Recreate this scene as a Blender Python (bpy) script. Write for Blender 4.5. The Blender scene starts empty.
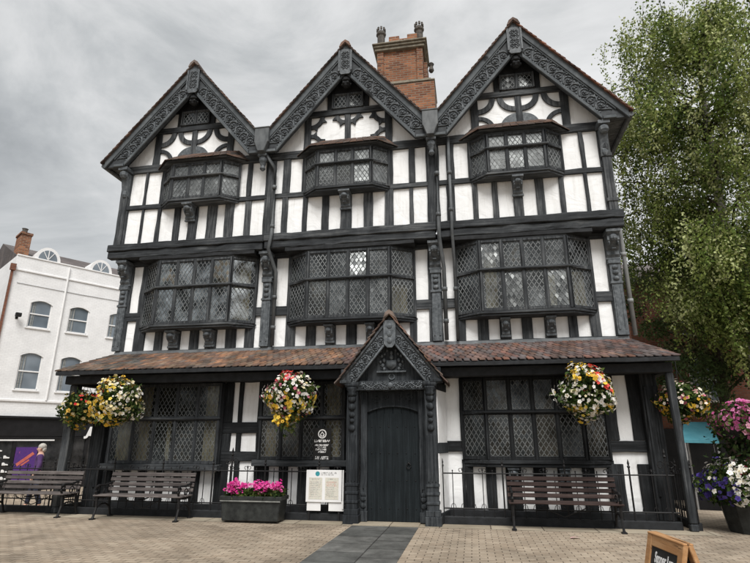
import bpy, math, random
import numpy as np
from mathutils import Vector, Matrix
R = random.Random(7)
NR = np.random.RandomState(11)
rad = math.radians
scene = bpy.context.scene
COL = scene.collection

# ------------------------------------------------------------------ mesh builder
class MB:
    def __init__(s):
        s.v = []; s.f = []; s.m = []; s.c = []
    def add(s, vs, fs, mi=0, col=None):
        o = len(s.v)
        s.v.extend([tuple(p) for p in vs])
        for f in fs:
            s.f.append([i + o for i in f]); s.m.append(mi); s.c.append(col or (1, 1, 1))
    def box(s, x0, x1, y0, y1, z0, z1, mi=0, col=None):
        vs = [(x0,y0,z0),(x1,y0,z0),(x1,y1,z0),(x0,y1,z0),(x0,y0,z1),(x1,y0,z1),(x1,y1,z1),(x0,y1,z1)]
        s.add(vs, BOXF, mi, col)
    def obox(s, c, ux, uy, uz, hx, hy, hz, mi=0, col=None):
        c = Vector(c); ux = Vector(ux); uy = Vector(uy); uz = Vector(uz)
        vs = []
        for sz in (-1, 1):
            for sx, sy in ((-1,-1),(1,-1),(1,1),(-1,1)):
                vs.append(c + ux*hx*sx + uy*hy*sy + uz*hz*sz)
        s.add(vs, BOXF, mi, col)
    def prism(s, poly, a, b, axis='y', mi=0, col=None):
        # poly in the two other axes, extruded a..b along axis
        n = len(poly)
        def P(p, t):
            if axis == 'y': return (p[0], t, p[1])
            if axis == 'x': return (t, p[0], p[1])
            return (p[0], p[1], t)
        vs = [P(p, a) for p in poly] + [P(p, b) for p in poly]
        fs = [list(range(n)), list(range(2*n-1, n-1, -1))]
        for i in range(n):
            j = (i+1) % n
            fs.append([i, i+n, j+n, j])
        s.add(vs, fs, mi, col)
    def tube(s, pts, r, n=6, mi=0, col=None, cap=True):
        pts = [Vector(p) for p in pts]
        k = len(pts)
        rs = r if isinstance(r, (list, tuple)) else [r]*k
        vs = []; ref = None
        for i, p in enumerate(pts):
            d = (pts[min(i+1, k-1)] - pts[max(i-1, 0)])
            if d.length < 1e-9: d = Vector((0,0,1))
            d.normalize()
            if ref is None:
                ref = Vector((0,0,1)) if abs(d.z) < .9 else Vector((1,0,0))
            a = d.cross(ref)
            if a.length < 1e-6: a = d.orthogonal()
            a.normalize(); b = d.cross(a); ref = -b if False else ref
            if abs(d.dot(ref)) > .98: ref = b
            for q in range(n):
                t = 2*math.pi*q/n
                vs.append(p + (a*math.cos(t) + b*math.sin(t))*rs[i])
        fs = []
        for i in range(k-1):
            for q in range(n):
                w = (q+1) % n
                fs.append([i*n+q, i*n+w, (i+1)*n+w, (i+1)*n+q])
        if cap:
            fs.append(list(range(n-1, -1, -1))); fs.append([(k-1)*n+q for q in range(n)])
        s.add(vs, fs, mi, col)
    def lathe(s, c, prof, n=12, mi=0, col=None):
        vs = []
        for r, z in prof:
            for q in range(n):
                t = 2*math.pi*q/n
                vs.append((c[0]+r*math.cos(t), c[1]+r*math.sin(t), c[2]+z))
        fs = []
        for i in range(len(prof)-1):
            for q in range(n):
                w = (q+1) % n
                fs.append([i*n+q, i*n+w, (i+1)*n+w, (i+1)*n+q])
        fs.append(list(range(n-1,-1,-1))); fs.append([(len(prof)-1)*n+q for q in range(n)])
        s.add(vs, fs, mi, col)
    def ball(s, c, rx, ry=None, rz=None, n=8, mi=0, col=None):
        ry = ry or rx; rz = rz or rx
        vs = []; h = max(4, n//2+1)
        for i in range(h+1):
            ph = -math.pi/2 + math.pi*i/h
            for q in range(n):
                t = 2*math.pi*q/n
                k = max(math.cos(ph), .02)
                vs.append((c[0]+rx*k*math.cos(t), c[1]+ry*k*math.sin(t), c[2]+rz*math.sin(ph)))
        fs = []
        for i in range(h):
            for q in range(n):
                w = (q+1) % n
                fs.append([i*n+q, i*n+w, (i+1)*n+w, (i+1)*n+q])
        s.add(vs, fs, mi, col)
    def timber(s, x0, x1, y0, y1, z0, z1, mi=0, j=.007, step=.3):
        """hand-hewn board: subdivided along its long side with small irregularities"""
        dx, dy, dz = x1-x0, y1-y0, z1-z0
        L = max(dx, dz, dy)
        n = max(1, int(L/step))
        vs = []
        for i in range(n+1):
            t = i/n
            e = [R.uniform(-j, j) for _ in range(6)]
            if L == dz:
                z = z0 + dz*t
                vs += [(x0+e[0],y0+e[1],z),(x1+e[2],y0+e[3],z),(x1+e[2],y1,z),(x0+e[0],y1,z)]
            elif L == dx:
                x = x0 + dx*t
                vs += [(x,y0+e[1],z0+e[0]),(x,y0+e[3],z1+e[2]),(x,y1,z1+e[2]),(x,y1,z0+e[0])]
            else:
                y = y0 + dy*t
                vs += [(x0+e[0],y,z0+e[1]),(x1+e[2],y,z0+e[1]),(x1+e[2],y,z1+e[3]),(x0+e[0],y,z1+e[3])]
        fs = [[3,2,1,0],[4*n,4*n+1,4*n+2,4*n+3]]
        for i in range(n):
            for q in range(4):
                w = (q+1) % 4
                fs.append([4*i+q,4*i+w,4*i+4+w,4*i+4+q])
        s.add(vs, fs, mi)
    def beam2(s, p, q, w, y0, y1, mi=0):
        """sloping board in the XZ plane from p to q, width w"""
        p = Vector(p); q = Vector(q); d = (q-p).normalized(); n = Vector((-d.y, d.x))*w/2
        s.prism([p-n, q-n, q+n, p+n], y0, y1, 'y', mi)
    def build(s, name, mats, parent=None, bevel=0, smooth=False, fix=True):
        me = bpy.data.meshes.new(name)
        me.from_pydata(s.v, [], s.f)
        if not isinstance(mats, (list, tuple)): mats = [mats]
        for m in mats: me.materials.append(m)
        me.polygons.foreach_set('material_index', s.m)
        if any(c != (1,1,1) for c in s.c):
            at = me.color_attributes.new('Col', 'FLOAT_COLOR', 'CORNER')
            arr = []
            for f, c in zip(s.f, s.c): arr.extend([c[0], c[1], c[2], 1.0]*len(f))
            at.data.foreach_set('color', arr)
        if smooth: me.polygons.foreach_set('use_smooth', [True]*len(me.polygons))
        if fix:
            import bmesh
            bm = bmesh.new(); bm.from_mesh(me); bmesh.ops.recalc_face_normals(bm, faces=bm.faces); bm.to_mesh(me); bm.free()
        me.update()
        o = bpy.data.objects.new(name, me); COL.objects.link(o)
        if parent: o.parent = parent
        if bevel:
            b = o.modifiers.new('Bevel', 'BEVEL'); b.width = bevel; b.segments = 1; b.limit_method = 'ANGLE'; b.angle_limit = rad(50)
        return o
BOXF = [[3,2,1,0],[4,5,6,7],[0,1,5,4],[1,2,6,5],[2,3,7,6],[3,0,4,7]]

def thing(name, label, cat, loc=(0,0,0), rz=0, group=None):
    o = bpy.data.objects.new(name, None); COL.objects.link(o)
    o.location = loc; o.rotation_euler = (0,0,rz); o['label'] = label; o['category'] = cat
    o.empty_display_size = .2
    if group: o['group'] = group
    return o
def tag(o, label, cat, group=None):
    o['label'] = label; o['category'] = cat
    if group: o['group'] = group
    return o
def dup(root, loc, rz, label, group=None):
    r = root.copy(); COL.objects.link(r); r.location = loc; r.rotation_euler = (0,0,rz); r['label'] = label
    if group: r['group'] = group
    for ch in list(root.children):
        c = ch.copy(); COL.objects.link(c); c.parent = r
        for g in list(ch.children):
            d = g.copy(); COL.objects.link(d); d.parent = c
    return r

# ------------------------------------------------------------------ materials
def mat(name):
    m = bpy.data.materials.new(name); m.use_nodes = True
    nt = m.node_tree; b = nt.nodes['Principled BSDF']
    return m, nt, b
def N(nt, t, **k):
    n = nt.nodes.new(t)
    for a, v in k.items():
        if a in n.inputs: n.inputs[a].default_value = v
        else: setattr(n, a, v)
    return n
def ramp(nt, stops):
    r = nt.nodes.new('ShaderNodeValToRGB'); e = r.color_ramp.elements
    while len(e) < len(stops): e.new(.5)
    for i, (p, c) in enumerate(stops):
        e[i].position = p; e[i].color = (c[0], c[1], c[2], 1) if isinstance(c, (tuple, list)) else (c, c, c, 1)
    return r
def coords(nt, scale=(1,1,1), out='Object'):
    t = nt.nodes.new('ShaderNodeTexCoord'); mp = nt.nodes.new('ShaderNodeMapping'); mp.inputs['Scale'].default_value = scale
    nt.links.new(t.outputs[out], mp.inputs['Vector']); return mp.outputs['Vector']
def noisy(name, scale, stops, nscale=5, detail=6, rough=.8, bump=.0, bdist=.01, spec=.3, distort=0, metallic=0, fine=0, rough2=.6):
    m, nt, b = mat(name); L = nt.links.new
    n = N(nt, 'ShaderNodeTexNoise', Scale=nscale, Detail=detail, Distortion=distort, Roughness=rough2)
    L(coords(nt, scale), n.inputs['Vector'])
    r = ramp(nt, stops); L(n.outputs['Fac'], r.inputs['Fac']); L(r.outputs['Color'], b.inputs['Base Color'])
    b.inputs['Roughness'].default_value = rough; b.inputs['Specular IOR Level'].default_value = spec; b.inputs['Metallic'].default_value = metallic
    if bump:
        bp = N(nt, 'ShaderNodeBump', Strength=bump, Distance=bdist)
        L(n.outputs['Fac'], bp.inputs['Height']); L(bp.outputs['Normal'], b.inputs['Normal'])
    return m
def attr_mat(name, rough=.7, trans=0, var=.0, nscale=9, spec=.3):
    """base colour from the mesh's own colour attribute, with a noise variation"""
    m, nt, b = mat(name); L = nt.links.new
    a = N(nt, 'ShaderNodeVertexColor', layer_name='Col')
    n = N(nt, 'ShaderNodeTexNoise', Scale=nscale, Detail=4.)
    L(coords(nt), n.inputs['Vector'])
    mr = N(nt, 'ShaderNodeMapRange'); mr.inputs['To Min'].default_value = 1-var; mr.inputs['To Max'].default_value = 1+var
    mr.inputs['From Min'].default_value = .3; mr.inputs['From Max'].default_value = .7
    L(n.outputs['Fac'], mr.inputs['Value'])
    mx = N(nt, 'ShaderNodeVectorMath', operation='SCALE'); L(a.outputs['Color'], mx.inputs[0]); L(mr.outputs['Result'], mx.inputs['Scale'])
    L(mx.outputs['Vector'], b.inputs['Base Color'])
    b.inputs['Roughness'].default_value = rough; b.inputs['Specular IOR Level'].default_value = spec
    if trans:
        tr = nt.nodes.new('ShaderNodeBsdfTranslucent'); L(mx.outputs['Vector'], tr.inputs['Color'])
        ms = N(nt, 'ShaderNodeMixShader'); ms.inputs[0].default_value = trans
        L(b.outputs[0], ms.inputs[1]); L(tr.outputs[0], ms.inputs[2]); L(ms.outputs[0], nt.nodes['Material Output'].inputs['Surface'])
    if var and not trans:
        bp = N(nt, 'ShaderNodeBump', Strength=.35, Distance=.01); L(n.outputs['Fac'], bp.inputs['Height']); L(bp.outputs['Normal'], b.inputs['Normal'])
    return m
def wood(name, scale, lo, mid, hi, bump=.9):
    m, nt, b = mat(name); L = nt.links.new
    n = N(nt, 'ShaderNodeTexNoise', Scale=1., Detail=8., Roughness=.65, Distortion=.3)
    L(coords(nt, scale), n.inputs['Vector'])
    n2 = N(nt, 'ShaderNodeTexNoise', Scale=2.1, Detail=7., Roughness=.68); L(coords(nt), n2.inputs['Vector'])
    ad = N(nt, 'ShaderNodeMath', operation='MULTIPLY_ADD'); ad.inputs[1].default_value = .37; L(n2.outputs['Fac'], ad.inputs[0])
    sc = N(nt, 'ShaderNodeMath', operation='MULTIPLY'); sc.inputs[1].default_value = .68; L(n.outputs['Fac'], sc.inputs[0]); L(sc.outputs[0], ad.inputs[2])
    oi = nt.nodes.new('ShaderNodeObjectInfo'); rm = N(nt, 'ShaderNodeMapRange'); rm.inputs['To Min'].default_value = -.055; rm.inputs['To Max'].default_value = .06
    L(oi.outputs['Random'], rm.inputs['Value']); ad2 = N(nt, 'ShaderNodeMath', operation='ADD'); L(ad.outputs[0], ad2.inputs[0]); L(rm.outputs['Result'], ad2.inputs[1])
    r = ramp(nt, [(.34, lo), (.52, mid), (.70, hi)]); L(ad2.outputs[0], r.inputs['Fac'])
    n4 = N(nt, 'ShaderNodeTexNoise', Scale=1., Detail=3., Roughness=.5, Distortion=.15); L(coords(nt, tuple(max(.7,q*1.6) if q > 5 else q*.55 for q in scale)), n4.inputs['Vector'])
    r4 = ramp(nt, [(.31, .12), (.36, 1.)]); L(n4.outputs['Fac'], r4.inputs['Fac'])
    mm = N(nt, 'ShaderNodeMixRGB', blend_type='MULTIPLY'); mm.inputs[0].default_value = 1; L(r.outputs['Color'], mm.inputs[1]); L(r4.outputs['Color'], mm.inputs[2]); L(mm.outputs[0], b.inputs['Base Color'])
    bp = N(nt, 'ShaderNodeBump', Strength=bump, Distance=.012); L(n.outputs['Fac'], bp.inputs['Height']); L(bp.outputs['Normal'], b.inputs['Normal'])
    b.inputs['Roughness'].default_value = .78; b.inputs['Specular IOR Level'].default_value = .2
    return m
M = {}
c0, c1, c2 = (.013,.0145,.0165), (.038,.042,.046), (.115,.121,.125)
M['tv'] = wood('timber_upright', (22,22,1.5), c0, c1, c2)
M['th'] = wood('timber_level', (1.2,22,22), c0, c1, c2)
M['carve'] = noisy('carved_oak', (1,1,1), [(.3,(.045,.052,.058)),(.55,(.10,.112,.122)),(.8,(.19,.205,.215))], 14, 5, .6, .3)
M['board'] = noisy('carved_ground', (1,1,1), [(.3,(.022,.025,.028)),(.7,(.055,.062,.068))], 10, 5, .7, .4)
M['slatepaint'] = wood('slate_painted_oak', (3,20,3), (.05,.057,.063), (.085,.096,.104), (.15,.165,.175), .5)
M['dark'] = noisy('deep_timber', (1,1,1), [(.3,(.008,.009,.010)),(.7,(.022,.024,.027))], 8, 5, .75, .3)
M['porch'] = wood('porch_oak', (20,20,1.5), (.009,.0105,.012), (.022,.0255,.029), (.065,.072,.078))
M['door'] = wood('door_oak', (26,26,1.2), (.005,.0075,.009), (.0105,.0145,.017), (.022,.029,.033))
M['tgv'] = wood('shaded_timber_upright', (22,22,1.5), (.006,.007,.008), (.014,.0155,.017), (.042,.046,.05))  # this and the next: shade under the pent roof put into the timber colour
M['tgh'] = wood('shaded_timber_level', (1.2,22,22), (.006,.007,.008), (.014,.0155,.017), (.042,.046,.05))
M['interior'] = noisy('dim_interior', (1,1,1), [(.35,(.003,.003,.003)),(.7,(.016,.014,.012))], 2, 3, .9)  # near-black colour stands in for the darkness of unlit rooms
M['iron'] = noisy('black_iron', (1,1,1), [(.3,(.006,.006,.0065)),(.75,(.018,.018,.019))], 30, 4, .6, .2, spec=.3)
M['pipe'] = noisy('painted_pipe', (1,1,.4), [(.3,(.05,.055,.06)),(.7,(.13,.14,.145))], 7, 5, .5)
M['palepipe'] = noisy('grey_pipe', (1,1,.4), [(.3,(.16,.17,.17)),(.7,(.30,.31,.31))], 7, 5, .5)
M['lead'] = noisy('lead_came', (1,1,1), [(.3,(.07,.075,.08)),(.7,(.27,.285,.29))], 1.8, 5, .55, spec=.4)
M['leaddim'] = noisy('shaded_lead_came', (1,1,1), [(.3,(.035,.038,.04)),(.7,(.17,.18,.18))], 1.6, 5, .6, spec=.3)  # lead copy with the shade under the pent roof darkened into its colour
M['leadsheet'] = noisy('lead_sheet', (1,1,1), [(.3,(.10,.11,.12)),(.7,(.20,.215,.225))], 5, 5, .55, .2)
def plaster():
    m, nt, b = mat('limewashed_plaster'); L = nt.links.new
    n = N(nt, 'ShaderNodeTexNoise', Scale=2.6, Detail=5., Distortion=1.2); L(coords(nt), n.inputs['Vector'])
    f = N(nt, 'ShaderNodeTexNoise', Scale=40., Detail=5.); L(coords(nt), f.inputs['Vector'])
    s = N(nt, 'ShaderNodeTexNoise', Scale=1., Detail=6., Roughness=.7); L(coords(nt, (9,9,.9)), s.inputs['Vector'])
    r = ramp(nt, [(.24,(.50,.50,.48)),(.36,(.76,.765,.76)),(.48,(.83,.84,.845)),(.7,(.86,.87,.875))]); L(s.outputs['Fac'], r.inputs['Fac'])
    L(r.outputs['Color'], b.inputs['Base Color'])
    a = N(nt, 'ShaderNodeMath', operation='MULTIPLY_ADD'); a.inputs[1].default_value = .06
    L(f.outputs['Fac'], a.inputs[0]); L(n.outputs['Fac'], a.inputs[2])
    bp = N(nt, 'ShaderNodeBump', Strength=.33, Distance=.07); L(a.outputs[0], bp.inputs['Height']); L(bp.outputs['Normal'], b.inputs['Normal'])
    b.inputs['Roughness'].default_value = .85; b.inputs['Specular IOR Level'].default_value = .15
    return m
M['plaster'] = plaster()
def glass(name, lo, hi, ns=1.1, ro=.06):
    m, nt, b = mat(name); L = nt.links.new
    gl = N(nt, 'ShaderNodeBsdfGlossy'); gl.inputs['Roughness'].default_value = ro; gl.inputs['Color'].default_value = (.86,.9,.9,1)
    tr = N(nt, 'ShaderNodeBsdfTransparent'); tr.inputs['Color'].default_value = (.62,.66,.64,1)
    n = N(nt, 'ShaderNodeTexNoise', Scale=ns, Detail=3.); L(coords(nt), n.inputs['Vector'])
    mr = N(nt, 'ShaderNodeMapRange'); mr.inputs['From Min'].default_value = .40; mr.inputs['From Max'].default_value = .72
    mr.inputs['To Min'].default_value = lo; mr.inputs['To Max'].default_value = hi
    L(n.outputs['Fac'], mr.inputs['Value'])
    ms = nt.nodes.new('ShaderNodeMixShader'); L(mr.outputs['Result'], ms.inputs[0]); L(tr.outputs[0], ms.inputs[1]); L(gl.outputs[0], ms.inputs[2])
    L(ms.outputs[0], nt.nodes['Material Output'].inputs['Surface'])
    return m
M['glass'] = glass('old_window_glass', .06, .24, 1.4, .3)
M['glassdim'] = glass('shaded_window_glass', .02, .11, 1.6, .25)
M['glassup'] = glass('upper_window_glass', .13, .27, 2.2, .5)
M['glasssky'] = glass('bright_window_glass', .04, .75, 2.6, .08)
M['curtain'] = noisy('linen_curtain', (6,6,.6), [(.3,(.16,.12,.075)),(.7,(.42,.35,.24))], 3, 4, .9)
M['blind'] = noisy('grey_blind', (1,1,5), [(.3,(.16,.165,.16)),(.7,(.30,.31,.30))], 3, 4, .9)
M['tile'] = attr_mat('clay_roof_tile', .88, 0, .55, 3.2)
M['stone'] = noisy('weathered_stone', (1,1,1), [(.3,(.13,.115,.09)),(.7,(.30,.27,.21))], 7, 6, .9, .4)
M['pot'] = noisy('sooty_pot', (1,1,1), [(.3,(.04,.038,.036)),(.7,(.13,.115,.10))], 9, 5, .85, .3)
def brick(name, cols, mortar, w, h, rot=(90,0,0), msize=.012, bump=.4, dirt=.35, coord='Object', offset=.5):
    m, nt, b = mat(name); L = nt.links.new
    t = nt.nodes.new('ShaderNodeTexCoord'); mp = nt.nodes.new('ShaderNodeMapping')
    mp.vector_type = 'TEXTURE'; mp.inputs['Rotation'].default_value = tuple(rad(a) for a in rot)
    L(t.outputs[coord], mp.inputs['Vector'])
    br = N(nt, 'ShaderNodeTexBrick'); br.inputs['Scale'].default_value = 1; br.inputs['Brick Width'].default_value = w; br.inputs['Row Height'].default_value = h
    br.inputs['Mortar Size'].default_value = msize; br.inputs['Mortar Smooth'].default_value = .3; br.offset = offset
    br.inputs['Color1'].default_value = (*cols[0],1); br.inputs['Color2'].default_value = (*cols[1],1); br.inputs['Mortar'].default_value = (*mortar,1)
    L(mp.outputs[0], br.inputs['Vector'])
    n = N(nt, 'ShaderNodeTexNoise', Scale=1.7, Detail=8., Roughness=.7); L(mp.outputs[0], n.inputs['Vector'])
    n3 = N(nt, 'ShaderNodeTexNoise', Scale=.35, Detail=4.); L(mp.outputs[0], n3.inputs['Vector'])
    av = N(nt, 'ShaderNodeMath', operation='ADD'); L(n.outputs['Fac'], av.inputs[0]); L(n3.outputs['Fac'], av.inputs[1])
    mr = N(nt, 'ShaderNodeMapRange'); mr.inputs['From Min'].default_value = .7; mr.inputs['From Max'].default_value = 1.3
    mr.inputs['To Min'].default_value = 1-dirt; mr.inputs['To Max'].default_value = 1+dirt*.6; L(av.outputs[0], mr.inputs['Value'])
    sc = N(nt, 'ShaderNodeVectorMath', operation='SCALE'); L(br.outputs['Color'], sc.inputs[0]); L(mr.outputs['Result'], sc.inputs['Scale'])
    L(sc.outputs['Vector'], b.inputs['Base Color'])
    f = N(nt, 'ShaderNodeTexNoise', Scale=60., Detail=3.); L(mp.outputs[0], f.inputs['Vector'])
    h1 = N(nt, 'ShaderNodeMath', operation='MULTIPLY_ADD'); h1.inputs[1].default_value = -1.; L(br.outputs['Fac'], h1.inputs[0]); L(f.outputs['Fac'], h1.inputs[2])
    bp = N(nt, 'ShaderNodeBump', Strength=bump, Distance=.008); L(h1.outputs[0], bp.inputs['Height']); L(bp.outputs['Normal'], b.inputs['Normal'])
    b.inputs['Roughness'].default_value = .88; b.inputs['Specular IOR Level'].default_value = .2
    return m
M['brick'] = brick('red_chimney_brick', ((.13,.05,.03),(.36,.15,.075)), (.23,.18,.135), .24, .082, (90,0,0), .014, .6, .5)
M['redbrick'] = brick('dark_red_brick', ((.16,.055,.035),(.22,.085,.05)), (.14,.11,.09), .23, .078, (90,0,0), .011, .4, .35)
M['paving'] = brick('block_paving', ((.30,.242,.182),(.38,.318,.246)), (.14,.113,.086), .21, .105, (0,0,0), .008, .5, .34)
def spotted(m):
    """gum spots and broad stains over a paving material"""
    nt = m.node_tree; L = nt.links.new; b = nt.nodes['Principled BSDF']; src = b.inputs['Base Color'].links[0].from_socket
    v = N(nt, 'ShaderNodeTexVoronoi', Scale=2.6); L(coords(nt), v.inputs['Vector'])
    r = ramp(nt, [(.05,.55),(.075,1.)]); L(v.outputs['Distance'], r.inputs['Fac'])
    n = N(nt, 'ShaderNodeTexNoise', Scale=.9, Detail=8., Roughness=.72, Distortion=.8); L(coords(nt), n.inputs['Vector'])
    r2 = ramp(nt, [(.32,.62),(.5,1.),(.68,1.12)]); L(n.outputs['Fac'], r2.inputs['Fac'])
    a = N(nt, 'ShaderNodeMixRGB', blend_type='MULTIPLY'); a.inputs[0].default_value = 1; L(src, a.inputs[1]); L(r.outputs['Color'], a.inputs[2])
    c = N(nt, 'ShaderNodeMixRGB', blend_type='MULTIPLY'); c.inputs[0].default_value = 1; L(a.outputs[0], c.inputs[1]); L(r2.outputs['Color'], c.inputs[2])
    L(c.outputs[0], b.inputs['Base Color'])
M['slab'] = brick('slate_slab', ((.085,.087,.083),(.135,.135,.128)), (.045,.044,.042), .62, .9, (0,0,90), .012, .5, .8)
spotted(M['paving']); spotted(M['slab'])
M['kerb'] = brick('concrete_edging', ((.28,.24,.18),(.36,.315,.245)), (.10,.08,.06), .9, .5, (0,0,0), .012, .3, .35)
M['whitewall'] = brick('white_painted_brick', ((.81,.815,.82),(.85,.855,.86)), (.75,.755,.76), .23, .078, (90,0,0), .012, .35, .13)
M['whitetrim'] = noisy('white_gloss_paint', (1,1,1), [(.3,.72),(.7,.82)], 6, 4, .5)
M['shopglass'] = noisy('shop_window_glass', (1,1,1), [(.35,(.008,.009,.010)),(.7,(.05,.05,.052))], 2.2, 4, .1, spec=.5)
M['sash'] = noisy('sash_glass', (1,1,1), [(.3,(.10,.125,.15)),(.7,(.22,.26,.30))], .8, 2, .08, spec=.9)
M['fascia'] = noisy('black_fascia', (1,1,1), [(.3,(.008,.008,.009)),(.7,(.016,.016,.018))], 4, 3, .4)
M['slate'] = brick('roof_slate', ((.10,.09,.09),(.15,.13,.125)), (.05,.045,.045), .28, .2, (0,0,0), .012, .5, .4)
M['tan'] = noisy('tan_render', (1,1,1), [(.3,(.42,.30,.18)),(.7,(.52,.38,.24))], 5, 5, .85, .2)
M['slat'] = wood('bench_slat', (1.5,25,25), (.04,.034,.033), (.085,.073,.07), (.19,.17,.16), .4)
M['slatdark'] = wood('bench_slat_maroon', (1.5,25,25), (.022,.014,.013), (.042,.027,.024), (.09,.065,.058), .4)
M['planter'] = noisy('black_planter_paint', (1,1,1), [(.3,(.010,.011,.011)),(.7,(.035,.038,.036))], 9, 5, .5, .2)
M['rim'] = noisy('planter_rim', (1,1,1), [(.3,(.10,.105,.10)),(.7,(.3,.3,.28))], 5, 5, .6)
M['soil'] = noisy('potting_soil', (1,1,1), [(.3,(.012,.010,.008)),(.7,(.04,.03,.02))], 20, 5, .95, .6)
M['leaf'] = attr_mat('leaf', .6, .28, .3, 5, .12)
M['petal'] = attr_mat('petal', .6, .2, .1, 20)
M['sign'] = noisy('white_sign_board', (1,1,1), [(.3,.74),(.7,.80)], 5, 3, .45)
M['black'] = noisy('matt_black', (1,1,1), [(.3,.006),(.7,.012)], 6, 3, .55)
M['teal'] = noisy('teal_print', (1,1,1), [(.3,(.03,.22,.26)),(.7,(.05,.3,.34))], 9, 2, .5)
M['maptan'] = noisy('map_print', (1,1,1), [(.35,(.55,.52,.44)),(.5,(.66,.63,.56)),(.7,(.50,.53,.45))], 26, 5, .5)
M['grey'] = noisy('grey_print', (1,1,1), [(.3,.22),(.7,.34)], 9, 2, .5)
M['redprint'] = noisy('red_print', (1,1,1), [(.3,(.45,.10,.08)),(.7,(.55,.16,.12))], 9, 2, .5)
M['pine'] = wood('pine_frame', (3,25,25), (.24,.12,.05), (.36,.19,.085), (.48,.29,.15), .3)
M['chalk'] = noisy('chalk', (1,1,1), [(.35,.55),(.65,.85)], 60, 4, .9)
M['chalkboard'] = noisy('chalkboard', (1,1,1), [(.3,.010),(.7,.03)], 8, 6, .7)
M['awning'] = noisy('turquoise_canvas', (1,1,1), [(.3,(.09,.32,.40)),(.7,(.14,.41,.49))], 3, 4, .8)
M['alu'] = noisy('pale_pole', (1,1,1), [(.3,.3),(.7,.42)], 5, 3, .4)
M['purple'] = noisy('purple_print', (1,1,1), [(.3,(.045,.02,.13)),(.48,(.10,.035,.20)),(.6,(.05,.03,.16)),(.75,(.32,.06,.22))], 7, 4, .5, distort=2)
M['skin'] = noisy('skin', (1,1,1), [(.3,(.46,.27,.20)),(.7,(.58,.36,.27))], 20, 3, .6)
M['hair'] = noisy('grey_hair', (1,1,.3), [(.3,(.30,.28,.25)),(.7,(.55,.53,.49))], 30, 4, .7, .4)
M['jacket'] = noisy('purple_cloth', (1,1,1), [(.3,(.06,.03,.10)),(.7,(.11,.055,.17))], 14, 4, .85, .3)
M['trouser'] = noisy('navy_cloth', (1,1,1), [(.3,(.015,.017,.03)),(.7,(.03,.034,.055))], 14, 4, .85, .3)
M['bark'] = noisy('birch_bark', (2,2,9), [(.35,(.06,.05,.045)),(.5,(.30,.28,.25)),(.7,(.50,.48,.45))], 2, 6, .85, .5)
M['bark2'] = noisy('dark_bark', (6,6,1), [(.3,(.025,.02,.016)),(.7,(.08,.065,.05))], 3, 6, .9, .6)
M['litter'] = noisy('pink_paper', (1,1,1), [(.3,(.62,.36,.36)),(.7,(.75,.5,.5))], 9, 3, .8)

# ------------------------------------------------------------------ ground
def sm(t): t = min(1, max(0, t)); return t*t*(3-2*t)
def gz(x, y):
    return -.5*sm((-8.3-x)/3.6) - .25*sm((-12-x)/8) - .55*sm((y-2.5)/5)*sm((x-4.5)/3)
def ground_sheet():
    xs = [-400,-200,-100,-60,-40,-30,-25,-22] + [-20+.5*i for i in range(81)] + [22,26,32,45,80,200,400]
    ys = [-120,-60,-30,-20,-14] + [-12+.5*i for i in range(61)] + [20,24,30,45,80,200,500]
    mb = MB(); nx = len(xs)
    mb.v = [(x, y, gz(x, y)) for y in ys for x in xs]
    for j in range(len(ys)-1):
        for i in range(nx-1):
            mb.f.append([j*nx+i, j*nx+i+1, (j+1)*nx+i+1, (j+1)*nx+i]); mb.m.append(0); mb.c.append((1,1,1))
    o = mb.build('ground', M['paving']); o['kind'] = 'structure'
ground_sheet()
mb = MB(); mb.add([(-.69,-12,.004),(.53,-12,.004),(.53,-.46,.004),(-.69,-.46,.004)], [[0,1,2,3]])
o = mb.build('path', M['slab']); o['kind'] = 'structure'
mb = MB()
mb.add([(-7.6,-.46,.004),(-.69,-.46,.004),(-.69,.0,.004),(-7.6,.0,.004)], [[0,1,2,3]])
mb.add([(.53,-.46,.004),(5.5,-.46,.004),(5.5,.0,.004),(.53,.0,.004)], [[0,1,2,3]])
mb.box(-.69,.53,-.455,.6,-.02,.018)
o = mb.build('pavement', M['kerb']); o['kind'] = 'structure'

# ------------------------------------------------------------------ THE HOUSE
house = thing('timber_framed_house', 'large black and white timber-framed house with three carved gables and a tiled porch', 'house')
Y0, Y1, Y2, YB = .6, .35, .05, -.30
HX0, HX1 = -6.80, 4.76          # second floor extent
BC = [-5.03, -1.02, 2.99]       # gable centres
SL = 1.2                        # roof slope
ZP = 10.86                      # top of bargeboard
def part(mb, name, m, bevel=.008, parent=None, smooth=False):
    return mb.build(name, m, parent or house, bevel, smooth)

GT = ('tv','th')
def studs_between(whites, x0, x1, y, z0, z1, name='stud', proud=.045):
    """timber uprights fill the gaps left between the white panels"""
    e = [x0] + [v for w in whites for v in w] + [x1]
    for i in range(0, len(e), 2):
        if e[i+1]-e[i] > .025:
            mb = MB(); mb.timber(e[i], e[i+1], y-proud-R.uniform(0,.012), y+.03, z0, z1, 0, .008)
            part(mb, name, M[GT[0]])
def rail(x0, x1, y, z0, z1, name='rail', proud=.05, m=None):
    mb = MB(); mb.timber(x0, x1, y-proud-R.uniform(0,.012), y+.03, z0, z1, 0, .008); return part(mb, name, M[m or GT[1]])

# --- plaster walls of the three storeys (timbers stand proud of them)
mb = MB(); mb.box(HX0, HX1, Y2, Y2+.16, 6.0, 8.3); part(mb, 'plaster_wall', M['plaster'], 0)
mb = MB(); mb.box(-6.62, 4.72, Y1, Y1+.16, 3.3, 5.75); part(mb, 'plaster_wall', M['plaster'], 0)
mb = MB(); mb.box(-6.93, -.9, Y0, Y0+.16, .0, 3.35); mb.box(.93, 5.12, Y0, Y0+.16, .0, 3.35); mb.box(-.9, .93, Y0, Y0+.16, 2.5, 3.35); part(mb, 'plaster_wall', M['plaster'], 0)
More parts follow.
